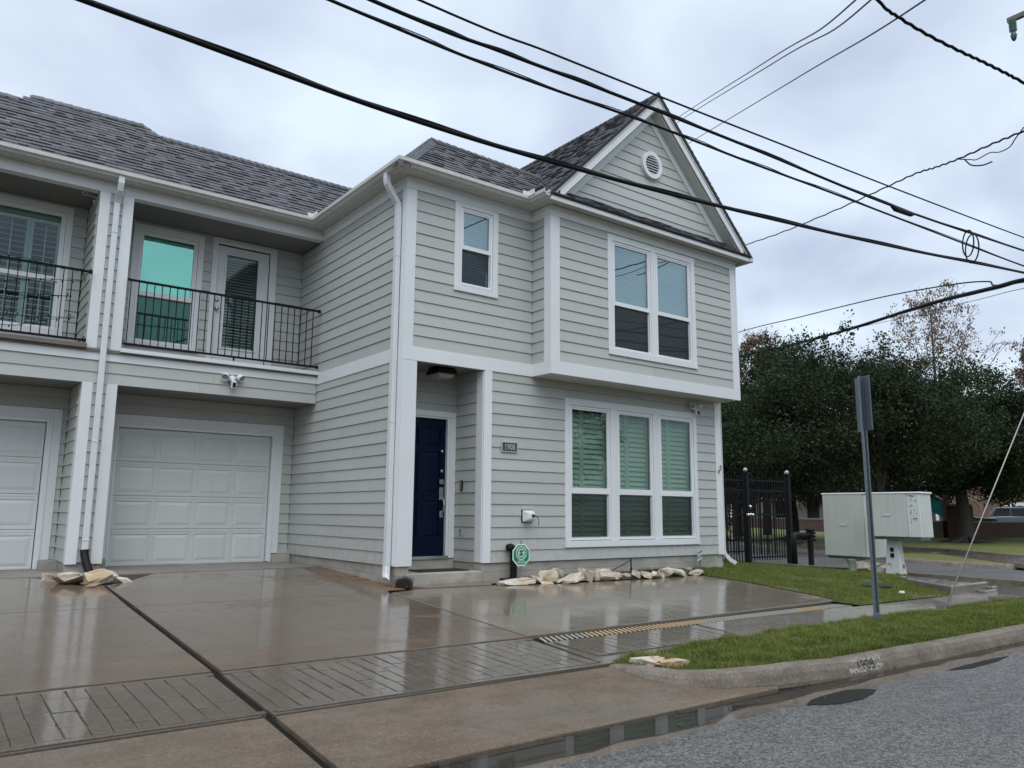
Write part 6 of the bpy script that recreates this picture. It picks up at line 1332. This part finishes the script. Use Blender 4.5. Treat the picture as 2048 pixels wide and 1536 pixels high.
# ---------------------------------------------------------------- overhead lines
def spline(P, n=10):
    P = [Vector(p) for p in P]; Q = [P[0] * 2 - P[1]] + P + [P[-1] * 2 - P[-2]]; out = []
    for i in range(1, len(Q) - 2):
        for k in range(n):
            t_ = k / n; a, b, c, d = Q[i - 1], Q[i], Q[i + 1], Q[i + 2]
            out.append(.5 * ((2 * b) + (c - a) * t_ + (2 * a - 5 * b + 4 * c - d) * t_ ** 2 + (3 * b - a - 3 * c + d) * t_ ** 3))
    return out + [P[-1]]
GC = 'overhead cables along the street'
def cable(label, P, r, mat='cable', group=GC, extra=None, n=8, wob=0):
    S_ = spline(P, 10)
    if wob: S_ = [p + Vector((0, 0, wob * math.sin(i * 1.9))) for i, p in enumerate(S_)]
    t = thing('overhead_cable', label, 'cable', S_[len(S_) // 2], group); mb = MB(); mb.tube(S_, r, n); mb.build('line', mat, t, True)
    if extra:                                   # lashed companion strand
        off, r2, m2 = extra; mb = MB(); mb.tube([p + Vector((0, 0, off)) + Vector((0, .012 * math.sin(i * .9), .004 * math.cos(i * .9))) for i, p in enumerate(S_)], r2, 6); mb.build('strand', m2, t, True)
    return t, S_
YC = -4.8; PX, PY = 14.1, -4.9
ln = lambda pts: [(x, YC, z) for x, z in pts]
cA, _ = cable('thickest black cable bundle crossing lowest over the driveway', ln([(-34, 5.6), (-20, 4.75), (-10, 4.36), (-5.02, 4.27), (-2.67, 4.24), (-.56, 4.34), (1.81, 4.53), (5.3, 4.87), (9.74, 5.37)]) + [(PX, PY, 5.75)], .020, extra=(.021, .010, 'cable'))
cB, _ = cable('lower of the three upper cables crossing the gable', ln([(-34, 5.9), (-20, 5.3), (-8, 5.0), (-3.4, 4.98), (-1.78, 5.0), (.16, 5.11), (1.85, 5.17), (4.03, 5.27), (9.76, 5.50)]) + [(PX, PY, 5.68)], .0135, extra=(.018, .005, 'cable_grey'))
cC, sC = cable('middle of the three upper cables with a coil hanging near its end', ln([(-34, 6.1), (-20, 5.45), (-8, 5.15), (-3.06, 5.13), (-1.78, 5.18), (-.41, 5.26), (1.86, 5.36), (5.37, 5.48), (9.83, 5.80)]) + [(PX, PY, 6.05)], .0165, extra=(.016, .008, 'cable_grey'))
cD, _ = cable('topmost thinner cable touching the gable peak', ln([(-34, 6.3), (-20, 5.6), (-8, 5.3), (-2.62, 5.32), (-1.2, 5.39), (.32, 5.47), (1.88, 5.56), (5.43, 5.77), (9.9, 6.06)]) + [(PX, PY, 6.3)], .0105)
mb = MB(); mb.tube([(5.15, YC, 5.455), (5.25, YC, 5.44), (5.7, YC, 5.47), (5.8, YC, 5.50)], [.02, .035, .035, .02], 8); mb.build('splice', 'cable', cC)
t = thing('cable_coil', 'two loops of spare cable hanging from the middle street cable', 'cable coil', (7.55, YC, 5.36), None)
for dx, dz, rr_, tw in ((-.07, .03, .21, .35), (.06, -.03, .23, .15)):
    mb = MB(); mb.tube([(7.55 + dx + rr_ * .62 * math.cos(a), YC - .03 + rr_ * .7 * math.cos(a) * math.cos(tw), 5.38 + dz + rr_ * math.sin(a)) for a in np.linspace(0, 6.2832, 30)], .011, 6, cap=False); mb.build('loop', 'cable', t, True)
GD = 'wires leading away to the side street'
cable('left of a close pair of thin wires rising from behind the gable', [(30.5, 23.3, 25), (21.42, 13.03, 19.53), (10.26, .42, 12.24), (4.88, -4.59, 8.67), (-3, -12, 4.6)], .014, group=GD, n=6)
cable('right of a close pair of thin wires rising from behind the gable', [(30.7, 23.2, 24.9), (21.57, 12.92, 19.45), (10.41, .24, 12.21), (5.0, -4.76, 8.63), (-3, -12.2, 4.7)], .014, group=GD, n=6)
cable('single thin wire rising to the right of the gable peak', [(31.5, 23.4, 24), (22.26, 12.77, 18.59), (10.84, -.01, 11.79), (5.39, -5.38, 8.48), (-2, -13, 4.5)], .014, group=GD, n=6)
cable('wavy twisted service wire in the top right corner', [(-2.0, -6.9, 6.6), (.4, -6.5, 6.55), (2.02, -6.34, 6.47), (2.44, -6.36, 6.43), (2.91, -6.45, 6.36), (3.37, -6.57, 6.29), (3.77, -6.64, 6.28), (4.17, -6.72, 6.25), (4.58, -6.82, 6.19), (6.2, -7.15, 6.05), (9, -7.3, 6.1), (PX, PY, 7.2)], .017, group=GD, wob=.008)
dP = [(20.5, 12.2, 11.9), (17.35, 6.81, 10.65), (15.73, 3.98, 10.01), (13.95, 1.21, 9.4), (11.93, -1.25, 8.70), (10.91, -2.54, 8.36), (10.45, -3.15, 8.15), (9.89, -3.82, 7.92), (8.83, -4.83, 7.52), (8.0, -5.68, 7.2), (6.5, -7.5, 6.7)]
cE, _ = cable('kinked service drop wire sloping up beyond the gable corner', dP, .017, group=GD, n=6, wob=.012)
mb = MB(); mb.tube(spline([(9.89, -3.82, 7.92), (9.72, -4.1, 7.76), (9.5, -4.3, 7.62), (9.3, -4.6, 7.58), (8.9, -4.9, 7.36), (8.5, -5.2, 7.22), (8.2, -5.4, 7.2), (8.0, -5.6, 7.25)], 4), .010, 5); mb.tube(spline([(9.75, -4.0, 7.80), (9.5, -4.2, 7.55), (9.2, -4.5, 7.35), (8.95, -4.75, 7.25)], 4), .014, 5); mb.build('loose_tail', 'cable', cE)
cable('thin black wire above the thick cable beyond the house corner', [(38, 28, 12.5), (29.63, 16.22, 10.94), (25.67, 9.71, 9.96), (22.03, 4.11, 9.01), (18.49, .16, 7.92), (17.04, -1.42, 7.38), (16.46, -1.96, 7.05), (PX, PY, 6.3)], .022, group=GD, n=6)
cF, _ = cable('thick black cable with a slack loop beyond the house corner', [(38, 28, 10.6), (29.82, 16.43, 9.62), (25.63, 10.26, 8.75), (22.58, 5.65, 8.21), (18.37, .72, 7.45), (15.74, -1.96, 6.83), (14.63, -3.24, 6.57), (PX, PY, 6.25)], .045, group=GD, extra=(-.05, .022, 'cable'))
mb = MB(); mb.tube(spline([(27.0, 12.3, 9.02), (26.4, 11.3, 8.70), (25.6, 10.2, 8.35), (24.8, 8.9, 8.45), (24.0, 7.8, 8.5)], 5), .035, 6); mb.tube([(26.3, 11.25, 8.88), (25.4, 9.9, 8.42)], .03, 5); mb.build('slack_loop', 'cable', cF)
cable('faint thin wire below the thick cable on the right', [(34, 20, 10.6), (26.47, 8.77, 9.12), (22.47, 3.66, 8.2), (17.94, -.71, 7.16), (15.59, -2.9, 6.61), (PX, PY, 6.0)], .009, 'cable_grey', GD, n=5)
# utility pole just out of view, its crossarm and insulators
t = thing('utility_pole', 'weathered wooden utility pole with a crossarm and ribbed insulators', 'utility pole', (PX, PY, -.2))
mb = MB(); mb.tube([(PX, PY, -.5), (PX, PY, 6), (PX, PY, 13.2)], [.17, .15, .12], 14); mb.build('pole', 'old_wood', t, True)
mb = MB(); mb.box(PX - .36, PX - .26, PY - 1.3, PY + 1.3, 12.52, 12.64); ca = mb.build('crossarm', 'old_wood', t, bevel=.01)
for y in (-5.9, -4.27, -3.75):
    mb = MB(); mb.lathe([(.03, 0), (.03, -.05)] + [q for k in range(6) for q in ((.085, -.06 - k * .05), (.045, -.085 - k * .05))] + [(.05, -.37), (.07, -.42), (.05, -.52), (.02, -.56)], (PX - .47, y, 12.5), (0, 0, 1), 14); mb.build('insulator', 'ceramic', t, True)
    mb = MB(); mb.box(PX - .5, PX - .3, y - .02, y + .02, 12.5, 12.52); mb.build('bracket', 'galvanised', t)
# guy wire and its anchor
t = thing('guy_wire', 'taut grey guy wire anchored in the grass strip beside the sidewalk', 'guy wire', (5.45, -4.95, -.15))
mb = MB(); mb.tube([(5.45, -4.95, -.12), (9.0, -4.93, 2.98), (PX, PY, 6.45)], .011, 6); mb.build('wire', 'strand', t, True)
mb = MB(); mb.tube([(5.36, -4.95, -.24), (5.47, -4.95, -.10)], .016, 6); mb.lathe([(.045, 0), (.05, .04), (.035, .09)], (5.37, -4.95, -.19), (.6, 0, .8), 10); mb.build('anchor', 'galvanised', t)

# ---------------------------------------------------------------- the far side of the street, met only in reflections
t = thing('facing_house', 'brown gabled house facing the townhouse from across the street', 'house', (6, -27, -.2))
mb = MB(); mb.box(0, 12, -34, -25, -.3, 5.6); mb.build('wall', 'pale_siding', t)
mb = MB(); mb.prism([(-.5, -24.5, 5.6), (12.5, -24.5, 5.6), (6, -24.5, 9.8)], (0, -10, 0)); mb.build('roof', 'shingle_1', t)
for x in (2, 6, 10):
    for z in (.7, 3.4): mb = MB(); mb.box(x - .6, x + .6, -24.99, -24.94, z, z + 1.5); w_ = mb.build('window', 'trim', t); mb = MB(); mb.box(x - .5, x + .5, -24.935, -24.925, z + .1, z + 1.4); mb.build('pane', 'dark_window', w_)
limb_tree('street_tree', 'broad evergreen tree standing across the street to the left', (-9, -25, -.2), 2.2, (-9, -25, 5), (4.2, 4.2, 3.6), 110, 16000, .26, oak, .24, 31, 'trees across the street', zmin=2)
limb_tree('street_tree', 'broad evergreen tree standing across the street to the right', (22, -26, -.2), 2.2, (22, -26, 5), (4.5, 4.5, 3.8), 110, 16000, .26, oak, .24, 32, 'trees across the street', zmin=2)
mb = MB(); mb.prism([(-60, -40, -.35), (60, -40, -.35), (60, -17.5, -.35), (-60, -17.5, -.35)], (0, 0, .2)); structure(mb.build('verge', 'turf'))
